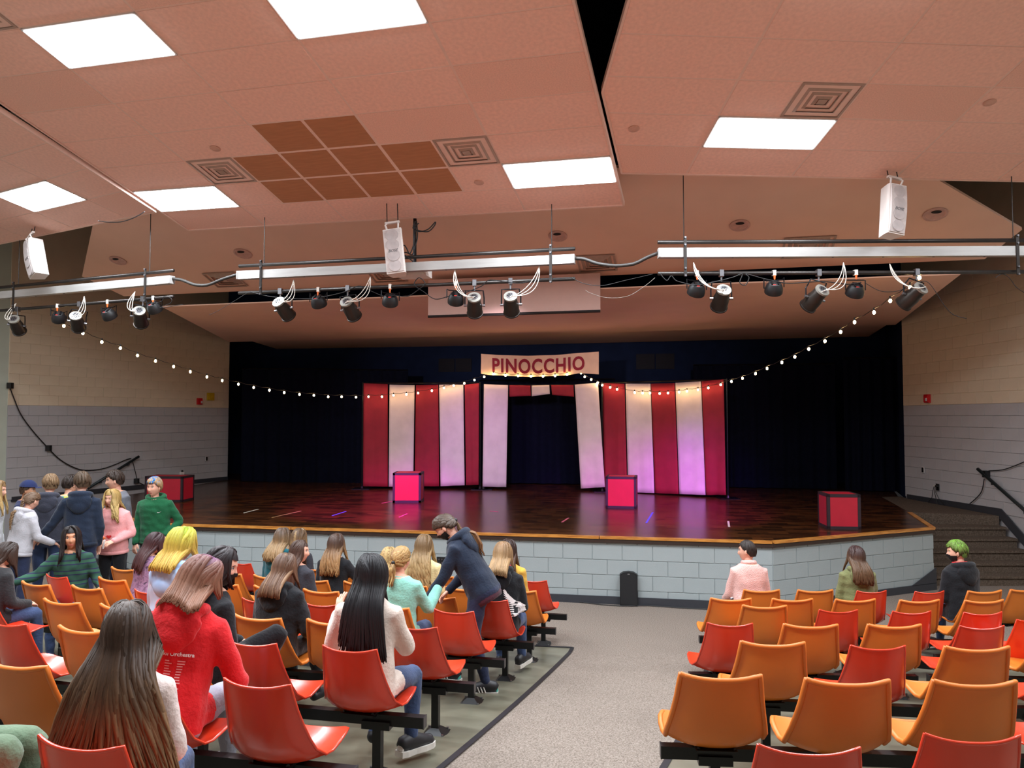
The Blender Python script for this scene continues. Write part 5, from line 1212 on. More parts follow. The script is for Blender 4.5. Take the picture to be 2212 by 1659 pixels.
    def hem_band(s):
        b = s.bulk; h0 = -0.062 if s.hem is None else s.hem; k = s.s; rx, ry = 0.168+b, 0.125+b
        mb = MB(); mb.tube([s.T(0, 0, h0-0.018), s.T(0, 0, h0-0.010), s.T(0, 0, h0+0.02), s.T(0, 0, h0+0.04)], [((rx-0.02)*k, (ry-0.02)*k), ((rx+0.004)*k, (ry+0.006)*k), ((rx+0.004)*k, (ry+0.006)*k), ((rx-0.014)*k, (ry-0.014)*k)], 26, side=s.Rt @ V3((1, 0, 0))); mb.build('hem_band', s.shirt, s.obj, smooth=True)
    def make_hood(s):
        V, Nn, Fc = remesh_get(s.hoodob); bpy.data.objects.remove(s.hoodob)
        me = bpy.data.meshes.new('hood'); me.from_pydata([tuple(v) for v in V], [], Fc); me.materials.append(s.hood if not isinstance(s.hood, bool) else s.shirt); me.polygons.foreach_set('use_smooth', [True]*len(Fc)); link('hood', me, s.obj)
    def make_mask(s):
        keep = {}; V = []; Fc = []
        for f in HEAD_F:
            c = sum((HEAD_V[i] for i in f), V3())/4
            top = -0.012-0.02*abs(c.x)/0.06
            if c.y > 0.006 and -0.112 < c.z < top and not (c.y < 0.035 and c.z < -0.085):
                q = []
                for i in f:
                    if i not in keep:
                        keep[i] = len(V); v = HEAD_V[i]; d = V3((v.x, v.y-0.0, (v.z+0.05)*0.5)).normalized(); V.append(v+d*0.006)
                    q.append(keep[i])
                Fc.append(tuple(q))
        n = len(V); V2 = V+[v-V3((v.x, v.y, 0)).normalized()*0.004 for v in V]
        mb = MB(); mb.add([s.hc+s.Rh @ v*s.s for v in V2], Fc+[tuple(n+i for i in reversed(f)) for f in Fc])
        for sg in (-1, 1):
            mb.tube([s.hc+s.Rh @ V3(p)*s.s for p in [(sg*0.058, 0.045, -0.032), (sg*0.078, 0.01, 0.012), (sg*0.080, -0.02, 0.008), (sg*0.078, -0.016, -0.03), (sg*0.055, 0.035, -0.078)]], 0.0022, 5)
        mb.build('face_mask', M_MASK, s.obj, smooth=True)
    def make_hair(s, root, tip=None, style='long', length=0.35, n=150, wave=0.0, width=0.021, flare=0.0, vol=1.0, var=0.16, seed=1, front=58, brow=None, part=0.0, streak=None, mid=0.45, top=None, bangs=False, wavek=26.0, spread=0.0):
        tip = tip or root; rnd = random.Random(seed*31+len(s.label)); k = s.s; A = V3((0.0785, 0.098, 0.120))
        rl, tl = np.array(lin(root)), np.array(lin(tip)); tp = np.array(lin(top)) if top else rl
        verts = []; faces = []; cols = []
        def scalp(th, ph, q): return s.hc+s.Rh @ V3((A.x*q*math.sin(th)*math.sin(ph), A.y*q*math.sin(th)*math.cos(ph)*(1.04 if math.cos(ph) < 0 else 0.97), A.z*q*math.cos(th)))*k
        def line(ph):      # hairline polar angle for an azimuth
            a = abs(((ph+PI) % (2*PI))-PI); dg = math.degrees(a)
            return rad(56+ (4 if dg < 35 else 0)) if dg < 48 else rad(60+(dg-48)/30*22) if dg < 78 else rad(82+(dg-78)/40*30) if dg < 118 else rad(116)
        def colr(t, f, st=None):
            c = tp*(1-sstep(t/0.25))+rl*sstep(t/0.25) if top else rl
            c = c*(1-sstep((t-mid+0.25)/0.5))+tl*sstep((t-mid+0.25)/0.5)
            if st is not None: c = st
            f *= 0.64; return (c[0]*f, c[1]*f, c[2]*f, 1.0)
        # cap
        nu, nv = 36, 14; o = 0
        for j in range(nv+1):
            for i in range(nu):
                ph = 2*PI*i/nu; th = line(ph)*j/nv; verts.append(tuple(scalp(th, ph, 1.03+0.035*vol*math.sin(PI*min(1, (j/nv)*0.9+0.1))))); cols.append(colr(0.05+0.2*j/nv if style not in ('short', 'buzz') else 0.5*j/nv, rnd.uniform(0.85, 1.05)))
        for j in range(nv):
            for i in range(nu): faces.append((j*nu+i, j*nu+(i+1) % nu, (j+1)*nu+(i+1) % nu, (j+1)*nu+i))
        def lock(pts, w, f, st=None, t0=0.0, t1=1.0, flat=0.42, tipw=0.28, rootw=0.8):
            m = len(pts); base = len(verts); nn = 5
            for i, p in enumerate(pts):
                t = i/(m-1); tg = (pts[min(i+1, m-1)]-pts[max(i-1, 0)]).normalized(); outw = (p-s.hc); outw = V3((outw.x, outw.y, outw.z*0.4)); outw = (outw-tg*outw.dot(tg))
                outw = outw.normalized() if outw.length > 1e-5 else tg.orthogonal().normalized(); sd = tg.cross(outw)
                ww = w*k*(rootw+(1-rootw)*sstep(t/0.3))*(1-(1-tipw)*sstep((t-0.6)/0.4))
                for j in range(nn): a = 2*PI*j/nn; verts.append(tuple(p+sd*(math.cos(a)*ww)+outw*(math.sin(a)*ww*flat))); cols.append(colr(t0+(t1-t0)*t, f, st))
            for i in range(m-1):
                for j in range(nn): faces.append((base+i*nn+j, base+i*nn+(j+1) % nn, base+(i+1)*nn+(j+1) % nn, base+(i+1)*nn+j))
            faces.append(tuple(base+j for j in reversed(range(nn)))); faces.append(tuple(base+(m-1)*nn+j for j in range(nn)))
        mg = 0.02 if not s.hood else 0.03
        def strand(phe, th0, L, q, w, f, st=None, fl=None, wv=None):
            ph0 = part+(phe-part)*0.55 if abs(phe) < PI*0.75 else phe
            th1 = min(line(phe), rad(104)); ns = 7; pts = []
            for i in range(ns):
                t = i/(ns-1); th = th0+(th1-th0)*t; ph = ph0+(phe-ph0)*sstep(t*1.2); pts.append(scalp(th, ph, 1.03+(q-1.03)*sstep(t*2.2+0.15)))
            if L > 0:
                nh = max(4, int(L/0.035)); st_ = L*k/nh; d = (pts[-1]-pts[-2]).normalized(); fl = flare if fl is None else fl
                ow = pts[-1]-s.hc; ow = V3((ow.x, ow.y, 0)).normalized(); sdv = V3((-ow.y, ow.x, 0)); phz = rnd.uniform(0, 6)
                wv = wave if wv is None else wv; p = pts[-1]
                for i in range(nh):
                    d = (d*0.22+V3((0, 0, -1))*0.78+ow*fl*(0.4+0.6*i/nh)).normalized(); p = p+d*st_; p.x += (p.x-s.hc.x)*spread*st_*max(0.0, 1-abs(p.x-s.hc.x)/0.25)
                    for lk, wt in ((0.10, 0.25), (0.05, 0.45), (0.0, 1.0)):
                        g_ = s.push(p-V3((0, 0, lk*k)), mg+(q-1.03)*0.12); p = V3((p.x+(g_.x-p.x)*wt, p.y+(g_.y-p.y)*wt, p.z))
                    a = wv*k*min(1, (i+1)/3); pts.append(p+sdv*(math.sin(wavek*st_*i/k+phz)*a)+ow*(math.cos(wavek*st_*i/k+phz)*a*0.8))
            lock(pts, w, f, st)
        def rf(): return 1+rnd.uniform(-var, var)
        def stk(): return np.array(lin(streak[0])) if streak and rnd.random() < streak[1] else None
        if style in ('long', 'bob'):
            fr = rad(front)
            for i in range(n):
                phe = fr+(2*PI-2*fr)*((i+rnd.random())/n); phe = ((phe+PI) % (2*PI))-PI
                strand(phe, rad(rnd.uniform(3, 28)), length*rnd.uniform(0.82, 1.04), rnd.uniform(1.05, 1.05+0.10*vol), width*rnd.uniform(0.75, 1.15), rf(), stk())
            if bangs:
                for i in range(26):
                    phe = rad(rnd.uniform(-50, 50)); strand(phe, rad(10), 0.03, rnd.uniform(1.06, 1.12), width*0.8, rf(), stk())
        elif style in ('short', 'buzz'):
            for i in range(int(n*2.6)):
                phe = rad(rnd.uniform(-180, 180)); a = abs(math.degrees(phe)); thm = line(phe)
                th0 = rad(rnd.uniform(2, 60)); q = rnd.uniform(1.04, 1.04+0.10*vol); pts = []
                th1 = min(thm+rad(rnd.uniform(-4, 6)), th0+rad(rnd.uniform(30, 55)))
                for j in range(6):
                    t = j/5; pts.append(scalp(th0+(th1-th0)*t, phe+part*0.3*t, 1.03+(q-1.03)*math.sin(PI*min(0.85, 0.25+0.6*t))))
                lock(pts, width*(0.52 if style == 'short' else 0.4)*rnd.uniform(0.7, 1.1), rf(), stk() if (abs(math.degrees(phe)) < 75 or not streak) else None, t0=0.0, t1=math.degrees(th1)/116, flat=0.5, tipw=0.2)
        elif style in ('ponytail', 'braid'):
            tie = scalp(rad(96), PI, 1.10)
            for i in range(n):
                phe = rad(rnd.uniform(-180, 180)); th0 = line(phe)*rnd.uniform(0.35, 0.99); a = scalp(th0, phe, 1.04); pts = []; q = rnd.uniform(1.06, 1.10)
                ps = phe if phe >= 0 else phe+2*PI
                for j in range(8):
                    t = j/7; pts.append(scalp(th0+(rad(96)-th0)*t, ps+(PI-ps)*sstep(t), 1.04+(q-1.04)*math.sin(PI*min(.7, t*.7+.15))))
                pts[-1] = tie; lock(pts, width*rnd.uniform(0.7, 1.1), rf(), stk(), 0, 0.4)
            bk = V3((tie.x-s.hc.x, tie.y-s.hc.y, 0)).normalized()
            if style == 'ponytail':
                for i in range(46):
                    off = V3((rnd.uniform(-1, 1), rnd.uniform(-1, 1), 0))*0.02*k; p = tie.copy(); pts = [p]; d = (bk*0.8+V3((0, 0, -0.3))).normalized(); nh = 10; L = length*rnd.uniform(0.75, 1.05)
                    for j in range(nh):
                        d = (d*0.55+V3((0, 0, -0.45))).normalized(); p = p+d*L*k/nh; p = s.push(p, 0.02); pts.append(p+off*min(1, (j+1)/3)+V3((math.sin(j*0.9+i), math.cos(j*0.8+i), 0))*wave*k)
                    lock(pts, width*0.7, rf(), stk(), 0.35, 1.0)
                m_ = MB(); m_.sphere(tie, 0.02*k, 10, 6); m_.build('hair_tie', M_BLACK, s.obj)
            else:
                p = tie.copy(); d = (bk*0.6+V3((0, 0, -0.5))).normalized(); axis = [p.copy()]; nh = 26
                for j in range(nh): d = (d*0.6+V3((0, 0, -0.4))).normalized(); p = s.push(p+d*length*k/nh, 0.03); axis.append(p.copy())
                for ks in range(3):
                    pts = []
                    for j, q in enumerate(axis):
                        a = j*0.85+ks*2*PI/3; rr_ = 0.016*k*(1-0.6*j/nh); pts.append(q+V3((math.cos(a), 0, 0))*rr_*1.2+bk*(math.sin(2*a)*rr_*0.8))
                    lock(pts, 0.017, rf(), None, 0.3, 1.0, flat=0.8, tipw=0.4)
        me = bpy.data.meshes.new('hair'); me.from_pydata(verts, [], faces)
        at = me.color_attributes.new('hue', 'FLOAT_COLOR', 'POINT'); at.data.foreach_set('color', np.array(cols, dtype=np.float32).ravel())
        me.materials.append(M_HAIR); me.polygons.foreach_set('use_smooth', [True]*len(faces))
        link('hair', me, s.obj)
def px_z(x, y, Y): return at_y(x, y, Y).z

PEOPLE = []
def person(name, px, label, XY, facing, **k):
    X, Y = XY; P = Person(label, X, Y, key=name, head_z=px_z(px[0], px[1], Y), facing=facing, **k); PEOPLE.append(P); return P
def seat(key, dx=0.0, dy=0.0):
    X, Y, az = CHAIRS[key]; a = rad(az); return (X+dx*math.cos(a)+(dy-0.03)*math.sin(a), Y-dx*math.sin(a)+(dy-0.03)*math.cos(a))
def stripes(name, c1, c2, c3, sc):
    m = bpy.data.materials.new(name); m.use_nodes = True; nt = m.node_tree; N = nt.nodes; b = N['Principled BSDF']; tc = N.new('ShaderNodeTexCoord')
    w = N.new('ShaderNodeTexWave'); w.bands_direction = 'Z'; w.inputs['Scale'].default_value = sc; w.inputs['Distortion'].default_value = 0.6
    rp = N.new('ShaderNodeValToRGB'); rp.color_ramp.interpolation = 'CONSTANT'; rp.color_ramp.elements[0].color = (*lin(c1), 1); rp.color_ramp.elements[1].position = 0.5; rp.color_ramp.elements[1].color = (*lin(c2), 1); e = rp.color_ramp.elements.new(0.82); e.color = (*lin(c3), 1)
    nt.links.new(tc.outputs['Object'], w.inputs['Vector']); nt.links.new(w.outputs['Fac'], rp.inputs['Fac']); nt.links.new(rp.outputs[0], b.inputs['Base Color']); b.inputs['Roughness'].default_value = 0.9; return m
def tiedye(name, cs, sc):
    m = bpy.data.materials.new(name); m.use_nodes = True; nt = m.node_tree; N = nt.nodes; b = N['Principled BSDF']; tc = N.new('ShaderNodeTexCoord')
    nz = N.new('ShaderNodeTexNoise'); nz.inputs['Scale'].default_value = sc; nz.inputs['Distortion'].default_value = 1.5; rp = N.new('ShaderNodeValToRGB')
    rp.color_ramp.elements[0].position = 0.3; rp.color_ramp.elements[0].color = (*lin(cs[0]), 1); rp.color_ramp.elements[1].position = 0.7; rp.color_ramp.elements[1].color = (*lin(cs[-1]), 1)
    for i, c in enumerate(cs[1:-1]): e = rp.color_ramp.elements.new(0.3+0.4*(i+1)/(len(cs)-1)); e.color = (*lin(c), 1)
    nt.links.new(tc.outputs['Object'], nz.inputs['Vector']); nt.links.new(nz.outputs['Fac'], rp.inputs['Fac']); nt.links.new(rp.outputs[0], b.inputs['Base Color']); b.inputs['Roughness'].default_value = 0.9; return m
BLK = fabric('black', (26,27,31)); CHAR = fabric('charcoal', (54,55,62)); NAVY = fabric('navy', (32,42,60))
# seated, left block, from the rear
person('P1', (285,1318), 'student in a pale blush top with very long brown hair in the left foreground', seat(('L',7,0), -0.05), -8, shirt=fabric('blush', (232,212,206)), lean=6, head=(-6, 0, 0), bulk=0.008, voxel=0.011, sweep=0.12,
    hair=dict(root=(74,54,42), tip=(150,112,78), style='long', length=0.50, n=640, width=0.0125, var=0.25, seed=3, mid=0.6, flare=0.04, spread=5.5, vol=1.6, wave=0.003))
person('P2', (425,1212), 'student in a bright red hoodie with faded pink and purple hair, seen from behind', seat(('L',6,1), -0.02, 0.02), 4, shirt=fabric('red', (210,34,40)), pants=GREYJ, hood=True, lean=10, side=6, head=(24, 20, 6), bulk=0.02, width=1.06, voxel=0.011,
    arms={'R': ((0.10, 0.04, -0.26), (0.02, 0.24, -0.36)), 'L': ((0.08, 0.06, -0.26), (-0.04, 0.28, -0.32))}, hair=dict(root=(132,84,70), top=(154,100,142), tip=(160,112,88), style='long', length=0.09, n=330, width=0.015, var=0.2, seed=4, flare=0.05, spread=1.2, vol=1.3))
person('P3', (440,1187), 'dark haired student in a black mask leaning right behind the red hoodie', seat(('L',5,2), 0.06, 0.02), 40, shirt=BLK, pants=BLKP, lean=8, side=4, head=(42, 8, 0), mask=True, legs={'R': ((0.22, 0.42, 0.70), (0.18, 0.30, 0.42))},
    hair=dict(root=(52,44,46), style='long', length=0.16, n=240, width=0.016, seed=5))
person('P4', (375,1147), 'student with neon yellow green hair in a pale blue grey hoodie', seat(('L',4,3), -0.32, 0), 16, shirt=tiedye('fabric_blue_lavender', [(196,206,232), (178,196,224), (206,198,210)], 3), hood=tiedye('fabric_blue_lavender_hood', [(176,204,238), (160,194,236), (196,198,222)], 3), lean=5, head=(6, 6, 3), bulk=0.02,
    hair=dict(root=(206,202,70), top=(170,206,64), tip=(226,186,84), style='long', length=0.13, n=300, width=0.0165, var=0.15, seed=6, flare=0.08, vol=2.0, wave=0.006))
person('P5', (330,1155), 'dark haired student half hidden behind the neon yellow hair', (-3.86, 8.05), 30, shirt=tiedye('fabric_plum_plaid', [(96,66,92), (150,116,146), (70,52,74)], 14), lean=10, head=(10, 10, 8), hair=dict(root=(66,44,48), tip=(88,58,58), style='long', length=0.26, n=200, seed=7))
person('P6', (167,1138), 'dark haired student in a green and navy striped shirt turned round to face the camera', (-4.58, 8.02), 158, shirt=stripes('fabric_green_navy_stripe', (28,66,52), (26,32,62), (40,84,64), 3.0), skin='tan', sleeve='long', lean=2, head=(-4, -2, 3), bulk=0.01,
    arms={'R': ((0.17, 0.04, -0.16), (0.36, 0.12, -0.20)), 'L': ((0.10, 0.02, -0.24), (0.16, 0.22, -0.30))}, hair=dict(root=(40,32,32), style='long', length=0.27, n=240, width=0.018, seed=8, front=46, vol=1.5, wave=0.004, flare=0.05))
person('P7', (2,1178), 'student in a black jacket cut by the left edge', seat(('L',4,6), -0.34, 0.05), 30, shirt=fabric('faded_black', (42,42,44)), pants=JEANS, lean=14, head=(0, 10, 0), bulk=0.03, width=1.1, hair=dict(root=(58,44,38), tip=(76,56,46), style='long', length=0.24, n=220, seed=9))
person('P8', (-150,1360), 'person in olive green trousers, only a bent knee visible at the left edge', (-2.36, 2.98), 80, shirt=CHAR, pants=fabric('olive_green', (104,124,100)), lean=5, scale=1.0, arms={'R': ((0.06, -0.12, -0.24), (0.12, -0.22, -0.40)), 'L': ((0.06, -0.12, -0.24), (0.12, -0.22, -0.40))}, hair=dict(root=(70,54,44), style='short', n=60), legs={'R': ((0.02, 0.40, 0.53), (0.03, 0.26, 0.12)), 'L': ((-0.14, 0.42, 0.50), (-0.16, 0.38, 0.10))})
# standing group at the left
person('S1', (-2,1040), 'fair haired student in a pale grey sweatshirt cut by the left edge', (-6.72, 9.9), 75, sit=False, shirt=fabric('pale_grey', (206,208,212)), head=(0, 5, 0), hair=dict(root=(150,118,80), tip=(206,170,112), style='long', length=0.32, n=220, seed=10, wave=0.006))
person('S2', (43,1065), 'student in a grey hoodie with a long braid, walking at the left', (-6.15, 9.6), 35, sit=False, shirt=fabric('heather_grey', (186,184,190)), pants=NAVYJ, hood=True, bulk=0.028, width=1.08, lean=10, head=(-10, 10, 0), arms={'R': ((0.06, 0.06, -0.26), (0.0, 0.28, -0.36)), 'L': ((0.06, 0.06, -0.26), (0.0, 0.28, -0.36))}, hair=dict(root=(124,96,74), tip=(150,118,86), style='braid', length=0.40, n=200, seed=11, width=0.018))
S3 = person('S3', (40,1042), 'bearded man in a dark blue cap standing behind the braided student', (-6.98, 10.95), 78, sit=False, shirt=fabric('dark_navy', (38,44,78)), skin='tan', width=1.12, head=(0, 0, 0), hair=dict(root=(92,70,54), style='short', n=120, seed=12, vol=0.3))
person('S4', (100,1028), 'tall fair haired boy in a dark slate hoodie with his back turned', (-6.22, 10.3), -12, sit=False, shirt=fabric('slate', (58,60,72)), hood=True, bulk=0.024, width=1.1, head=(-38, 0, 0), hair=dict(root=(150,120,88), tip=(104,80,58), style='short', n=200, seed=13, vol=1.5, mid=0.7))
person('S5', (147,1030), 'dark haired student in a tie dyed tee shirt between two hooded boys', (-6.5, 11.2), 10, sit=False, shirt=tiedye('fabric_tie_dye', [(224,120,60), (226,190,60), (70,170,110), (60,140,170), (210,180,60)], 7), sleeve='short', head=(20, 4, 0), hair=dict(root=(56,44,38), style='short', n=170, seed=14, vol=1.4))
person('S6', (186,1023), 'brown haired boy in a navy hoodie reaching down with his left arm', (-5.56, 9.9), -18, sit=False, shirt=NAVY, hood=True, pants=NAVYJ, bulk=0.012, width=0.98, head=(-32, 2, 0), arms={'L': ((0.14, 0.02, -0.24), (0.30, 0.06, -0.42))}, hair=dict(root=(96,76,58), style='short', n=200, seed=15, vol=1.2))
person('S7', (256,1018), 'dark haired boy in a grey sweatshirt looking left behind the blonde student', (-5.72, 11.2), 215, sit=False, shirt=fabric('heather_charcoal', (104,106,114)), pants=NAVYJ, width=1.16, bulk=0.02, head=(25, 0, 0), hair=dict(root=(66,52,44), style='short', n=190, seed=16, vol=1.3))
person('S8', (250,1058), 'student with long wavy blonde hair in a pink hoodie standing at the left', (-5.44, 10.5), 172, sit=False, shirt=fabric('pink', (238,166,166)), pants=BLKP, bulk=0.026, width=1.08, head=(20, 0, 0), hem=-0.085, arms={'R': ((0.09, 0.0, -0.25), (-0.09, 0.20, -0.33)), 'L': ((0.09, 0.0, -0.25), (-0.09, 0.20, -0.33))}, hair=dict(root=(206,170,104), tip=(226,192,124), style='long', length=0.30, n=260, width=0.017, wave=0.014, wavek=30, seed=17, flare=0.14, vol=1.7, front=50))
person('S9', (340,1033), 'student with blue dyed hair in a dark green hoodie beside the stage', (-5.1, 11.0), 172, sit=False, shirt=fabric('forest_green', (26,92,58)), pants=BLKP, hood=True, bulk=0.022, width=1.06, head=(22, -2, 0), arms={'R': ((0.05, -0.01, -0.27), (0.06, 0.04, -0.50)), 'L': ((0.13, -0.06, -0.24), (0.0, 0.08, -0.40))}, hair=dict(root=(206,172,128), top=(50,140,214), tip=(196,158,116), style='short', n=220, seed=18, vol=1.7, streak=((44,136,214), 0.3), brow=(150,118,84)))
# seated, middle of the left block
person('M1', (582,1145), 'wavy haired student in a teal hoodie', seat(('L',1,5), -0.02), 16, shirt=fabric('teal', (24,98,110)), hood=True, bulk=0.02, head=(-22, 2, 0), hair=dict(root=(98,78,64), tip=(170,138,96), style='long', length=0.2, n=220, wave=0.010, seed=19, vol=1.4, flare=0.2))
person('M2', (640,1145), 'student with blonde streaked brown hair behind the teal hoodie', (-2.74, 9.75), 18, shirt=CHAR, head=(0, 4, 0), hair=dict(root=(112,88,66), tip=(150,120,86), style='long', length=0.22, n=180, wave=0.006, seed=20, streak=((190,156,110), 0.25)))
person('M3', (640,1172), 'student with long straight brown hair looking right in profile', seat(('L',2,4), 0.12, 0.0), 22, shirt=CHAR, head=(62, 0, 0), lean=6, hair=dict(root=(88,66,56), tip=(96,66,52), style='long', length=0.44, n=280, width=0.016, seed=21, var=0.14, front=64))
person('M4', (606,1203), 'brown haired student in a black hoodie seen from behind, left of the black long hair', seat(('L',4,2)), 16, shirt=BLK, pants=BLKP, hood=True, bulk=0.026, width=1.1, head=(4, 8, 2), lean=8, arms={'R': ((0.10, 0.0, -0.27), (-0.02, 0.22, -0.36))}, hair=dict(root=(110,82,66), tip=(126,92,70), style='long', length=0.18, n=260, width=0.016, seed=22, flare=0.12, streak=((164,128,96), 0.12)))
person('M5', (702,1157), 'student in black with brown to blonde wavy hair and a raised hand', seat(('L',1,4), 0.12), 14, shirt=BLK, head=(4, 2, 0), arms={'R': ((0.12, 0.08, -0.20), (0.13, 0.24, -0.02))}, hair=dict(root=(88,66,56), tip=(186,142,94), style='long', length=0.30, n=220, wave=0.010, seed=23, mid=0.55, flare=0.05, spread=1.2))
person('M6', (795,1207), 'student with long black hair in a beige top, clapping, near the aisle', seat(('L',5,0)), 10, shirt=fabric('beige', (222,206,194)), pants=JEANS, bulk=0.012, head=(-58, 0, 0), lean=6, arms={'L': ((0.11, 0.06, -0.23), (0.13, 0.20, -0.06), (-0.5, -0.8, 0.2)), 'R': ((0.06, 0.10, -0.24), (-0.14, 0.28, -0.14), (0.9, 0.2, 0.2))}, hand=('open', 'open'), voxel=0.011, sweep=0.1,
    legs={'R': ((0.16, 0.40, 0.46), (0.17, 0.34, 0.10), (0.5, 1, -0.1))}, hair=dict(root=(30,27,31), style='long', length=0.42, n=460, width=0.014, seed=24, var=0.22, vol=1.3, flare=0.05, spread=1.7, front=66))
person('M7', (805,1187), 'blonde student whose hair shows above the black long hair', seat(('L',2,2)), 12, shirt=fabric('dark_plum', (50,36,56)), head=(0, 6, 0), hair=dict(root=(206,172,112), tip=(224,192,130), style='long', length=0.16, n=200, seed=25, streak=((170,134,84), 0.2)))
person('M8', (858,1185), 'blonde student with a ponytail in a mint green top', seat(('L',3,1)), 12, shirt=fabric('mint', (142,206,190)), bulk=0.012, head=(14, 0, 0), arms={'R': ((0.09, 0.10, -0.22), (0.13, 0.28, -0.06), (0.2, -1, 0.2))}, hand=('open', 'relaxed'), hair=dict(root=(196,156,98), tip=(222,184,120), style='ponytail', length=0.2, n=240, width=0.016, seed=26, wave=0.004, streak=((160,120,72), 0.2)))
person('M9', (900,1160), 'student with long wavy light brown hair in a pale yellow top', seat(('L',1,2), 0.04), 12, shirt=fabric('pale_yellow', (228,212,158)), head=(0, 2, 0), hair=dict(root=(138,110,78), tip=(196,162,110), style='long', length=0.42, n=260, wave=0.012, seed=27, vol=1.3, flare=0.05, spread=1.2))
M10 = person('M10', (985,1113), 'masked student in a navy hoodie bending over among the seats near the aisle', (-0.26, 6.84), -78, sit=False, shirt=NAVY, pants=NAVYJ, hood=True, mask=True, bulk=0.024, width=1.06, lean=30, head=(-6, 12, 0), hem=-0.03, arms={'L': ((0.03, 0.10, -0.25), (0.02, 0.24, -0.42)), 'R': ((0.06, 0.0, -0.27), (0.0, 0.16, -0.44))},
    legs={'L': ((-0.10, 0.06, 0.50), (-0.12, -0.06, 0.10)), 'R': ((0.12, 0.16, 0.50), (0.14, 0.34, 0.10))}, hair=dict(root=(88,72,60), tip=(150,108,72), style='ponytail', length=0.42, n=240, seed=28))
person('M11', (1078,1178), 'fair haired student in a black hoodie with white wing print and red collar', seat(('L',2,0), 0.03), 14, shirt=BLK, hood=BLK, bulk=0.026, width=1.06, head=(-8, 8, 0), lean=10, hair=dict(root=(158,122,86), tip=(196,158,112), style='long', length=0.15, n=220, seed=29, flare=0.12))
person('M12', (1100,1171), 'student with long dark brown hair in a mustard top at the end of the row', seat(('L',1,0), -0.18), 12, shirt=fabric('mustard', (214,168,70)), head=(-4, 4, 0), lean=8, hair=dict(root=(62,44,40), tip=(104,72,54), style='long', length=0.40, n=240, wave=0.006, seed=30, flare=0.05, spread=1.2))
# seated, right block
person('R1', (1628,1171), 'student with a shaved head in a fluffy pink sweater looking left', seat(('R',0,0), -0.06), 0, shirt=fabric('pink_fleece', (240,190,182), bump=0.6, bscale=120), bulk=0.022, head=(-62, 0, 0), arms={'L': ((0.06, 0.06, -0.27), (0.05, 0.24, -0.36))}, hair=dict(root=(58,48,44), style='buzz', n=200, width=0.012, vol=0.08, seed=31))
person('R2', (1860,1184), 'brown haired student in an olive green hoodie in front of the stage', seat(('R',0,2), -0.03), 0, shirt=fabric('olive', (120,124,82)), hood=True, bulk=0.022, width=1.04, head=(-12, -4, 4), hair=dict(root=(70,48,46), tip=(110,82,58), style='long', length=0.26, n=240, seed=32, wave=0.004, flare=0.05, spread=1.5))
person('R3', (2075,1173), 'masked student with green dyed short hair in a black hoodie at the right', seat(('R',0,4), -0.08), -14, shirt=BLK, hood=BLK, mask=True, bulk=0.03, width=1.1, head=(-52, 2, 0), hair=dict(root=(118,150,64), top=(140,206,70), tip=(84,62,52), style='short', n=230, seed=33, vol=1.4, mid=0.55))
bpy.context.view_layer.update()
for P in PEOPLE: P.finish()
BY = {P.key: P for P in PEOPLE}

# --- clothing details -------------------------------------------------
def decal(P, name, me, m, origin, du, dv, direction, off=0.006):
    """lay flat lettering or a print on the cloth: project every point onto the body (and hood) surface"""
    dg = bpy.context.evaluated_depsgraph_get(); body = P.obj.data
    bvh = BVHTree.FromPolygons([v.co for v in body.vertices], [p.vertices for p in body.polygons])
    d = V3(direction).normalized()
    for v in me.vertices:
        p = V3(origin)+V3(du)*v.co.x+V3(dv)*v.co.y-d*0.4; hit, n, i, dist = bvh.ray_cast(p, d)
        if hit is None: hit = V3(origin)+V3(du)*v.co.x+V3(dv)*v.co.y
        v.co = hit-d*off
    me.materials.clear(); me.materials.append(m); return link(name, me, P.obj)
def dense(me, L):
    bm = bmesh.new(); bm.from_mesh(me); bmesh.ops.triangulate(bm, faces=bm.faces)
    for _ in range(3):
        es = [e for e in bm.edges if e.calc_length() > L]
        if not es: break
        bmesh.ops.subdivide_edges(bm, edges=es, cuts=1)
    bm.to_mesh(me); bm.free(); return me
M_PRINT = mat('white_print', (236,230,228), 0.7); M_REDP = mat('red_print', (206,40,44), 0.7)
P = BY['P2']; dirb = P.Rt @ V3((0, 1, 0)); X_, Z_ = P.Rt @ V3((1, 0, 0)), P.Rt @ V3((0, 0, 1))
decal(P, 'back_print', dense(text_mesh('Middle School Orchestra', 0.025, offset=0.0006), 0.02), M_PRINT, P.T(0, -0.1, 0.30), X_, Z_, dirb)
rnd = random.Random(5)
for c in range(4):
    lines = MB()
    for r in range(13):
        w = rnd.uniform(0.02, 0.034); x = -0.105+c*0.055; lines.add([(x, -r*0.012, 0), (x+w, -r*0.012, 0), (x+w, -r*0.012-0.005, 0), (x, -r*0.012-0.005, 0)], [(0, 1, 2, 3)])
    decal(P, 'name_column_print', lines.mesh('t', M_PRINT), mat('faint_print', (232,160,158), 0.8), P.T(0, -0.1, 0.272), X_, Z_, dirb)
P = BY['S9']; sw = MB(); pts = [(-.022, .004), (-.016, -.006), (-.004, -.006), (.012, .002), (.03, .012), (.010, .004), (-.004, .0), (-.014, .001)]
sw.add([(x, y, 0) for x, y in pts], [tuple(range(8))]); decal(P, 'chest_logo', sw.mesh('t', M_PRINT), M_PRINT, P.T(-0.085, 0.1, 0.335), P.Rt @ V3((-1.1, 0, 0)), P.Rt @ V3((0, 0, 1.1)), P.Rt @ V3((0, -1, 0)))
P = BY['S8']; hb = MB(); k = 26; hp = [(0.016*math.sin(2*PI*i/k)**3*1.6, (0.013*math.cos(2*PI*i/k)-0.005*math.cos(4*PI*i/k)-0.002*math.cos(6*PI*i/k))*1.6) for i in range(k)]
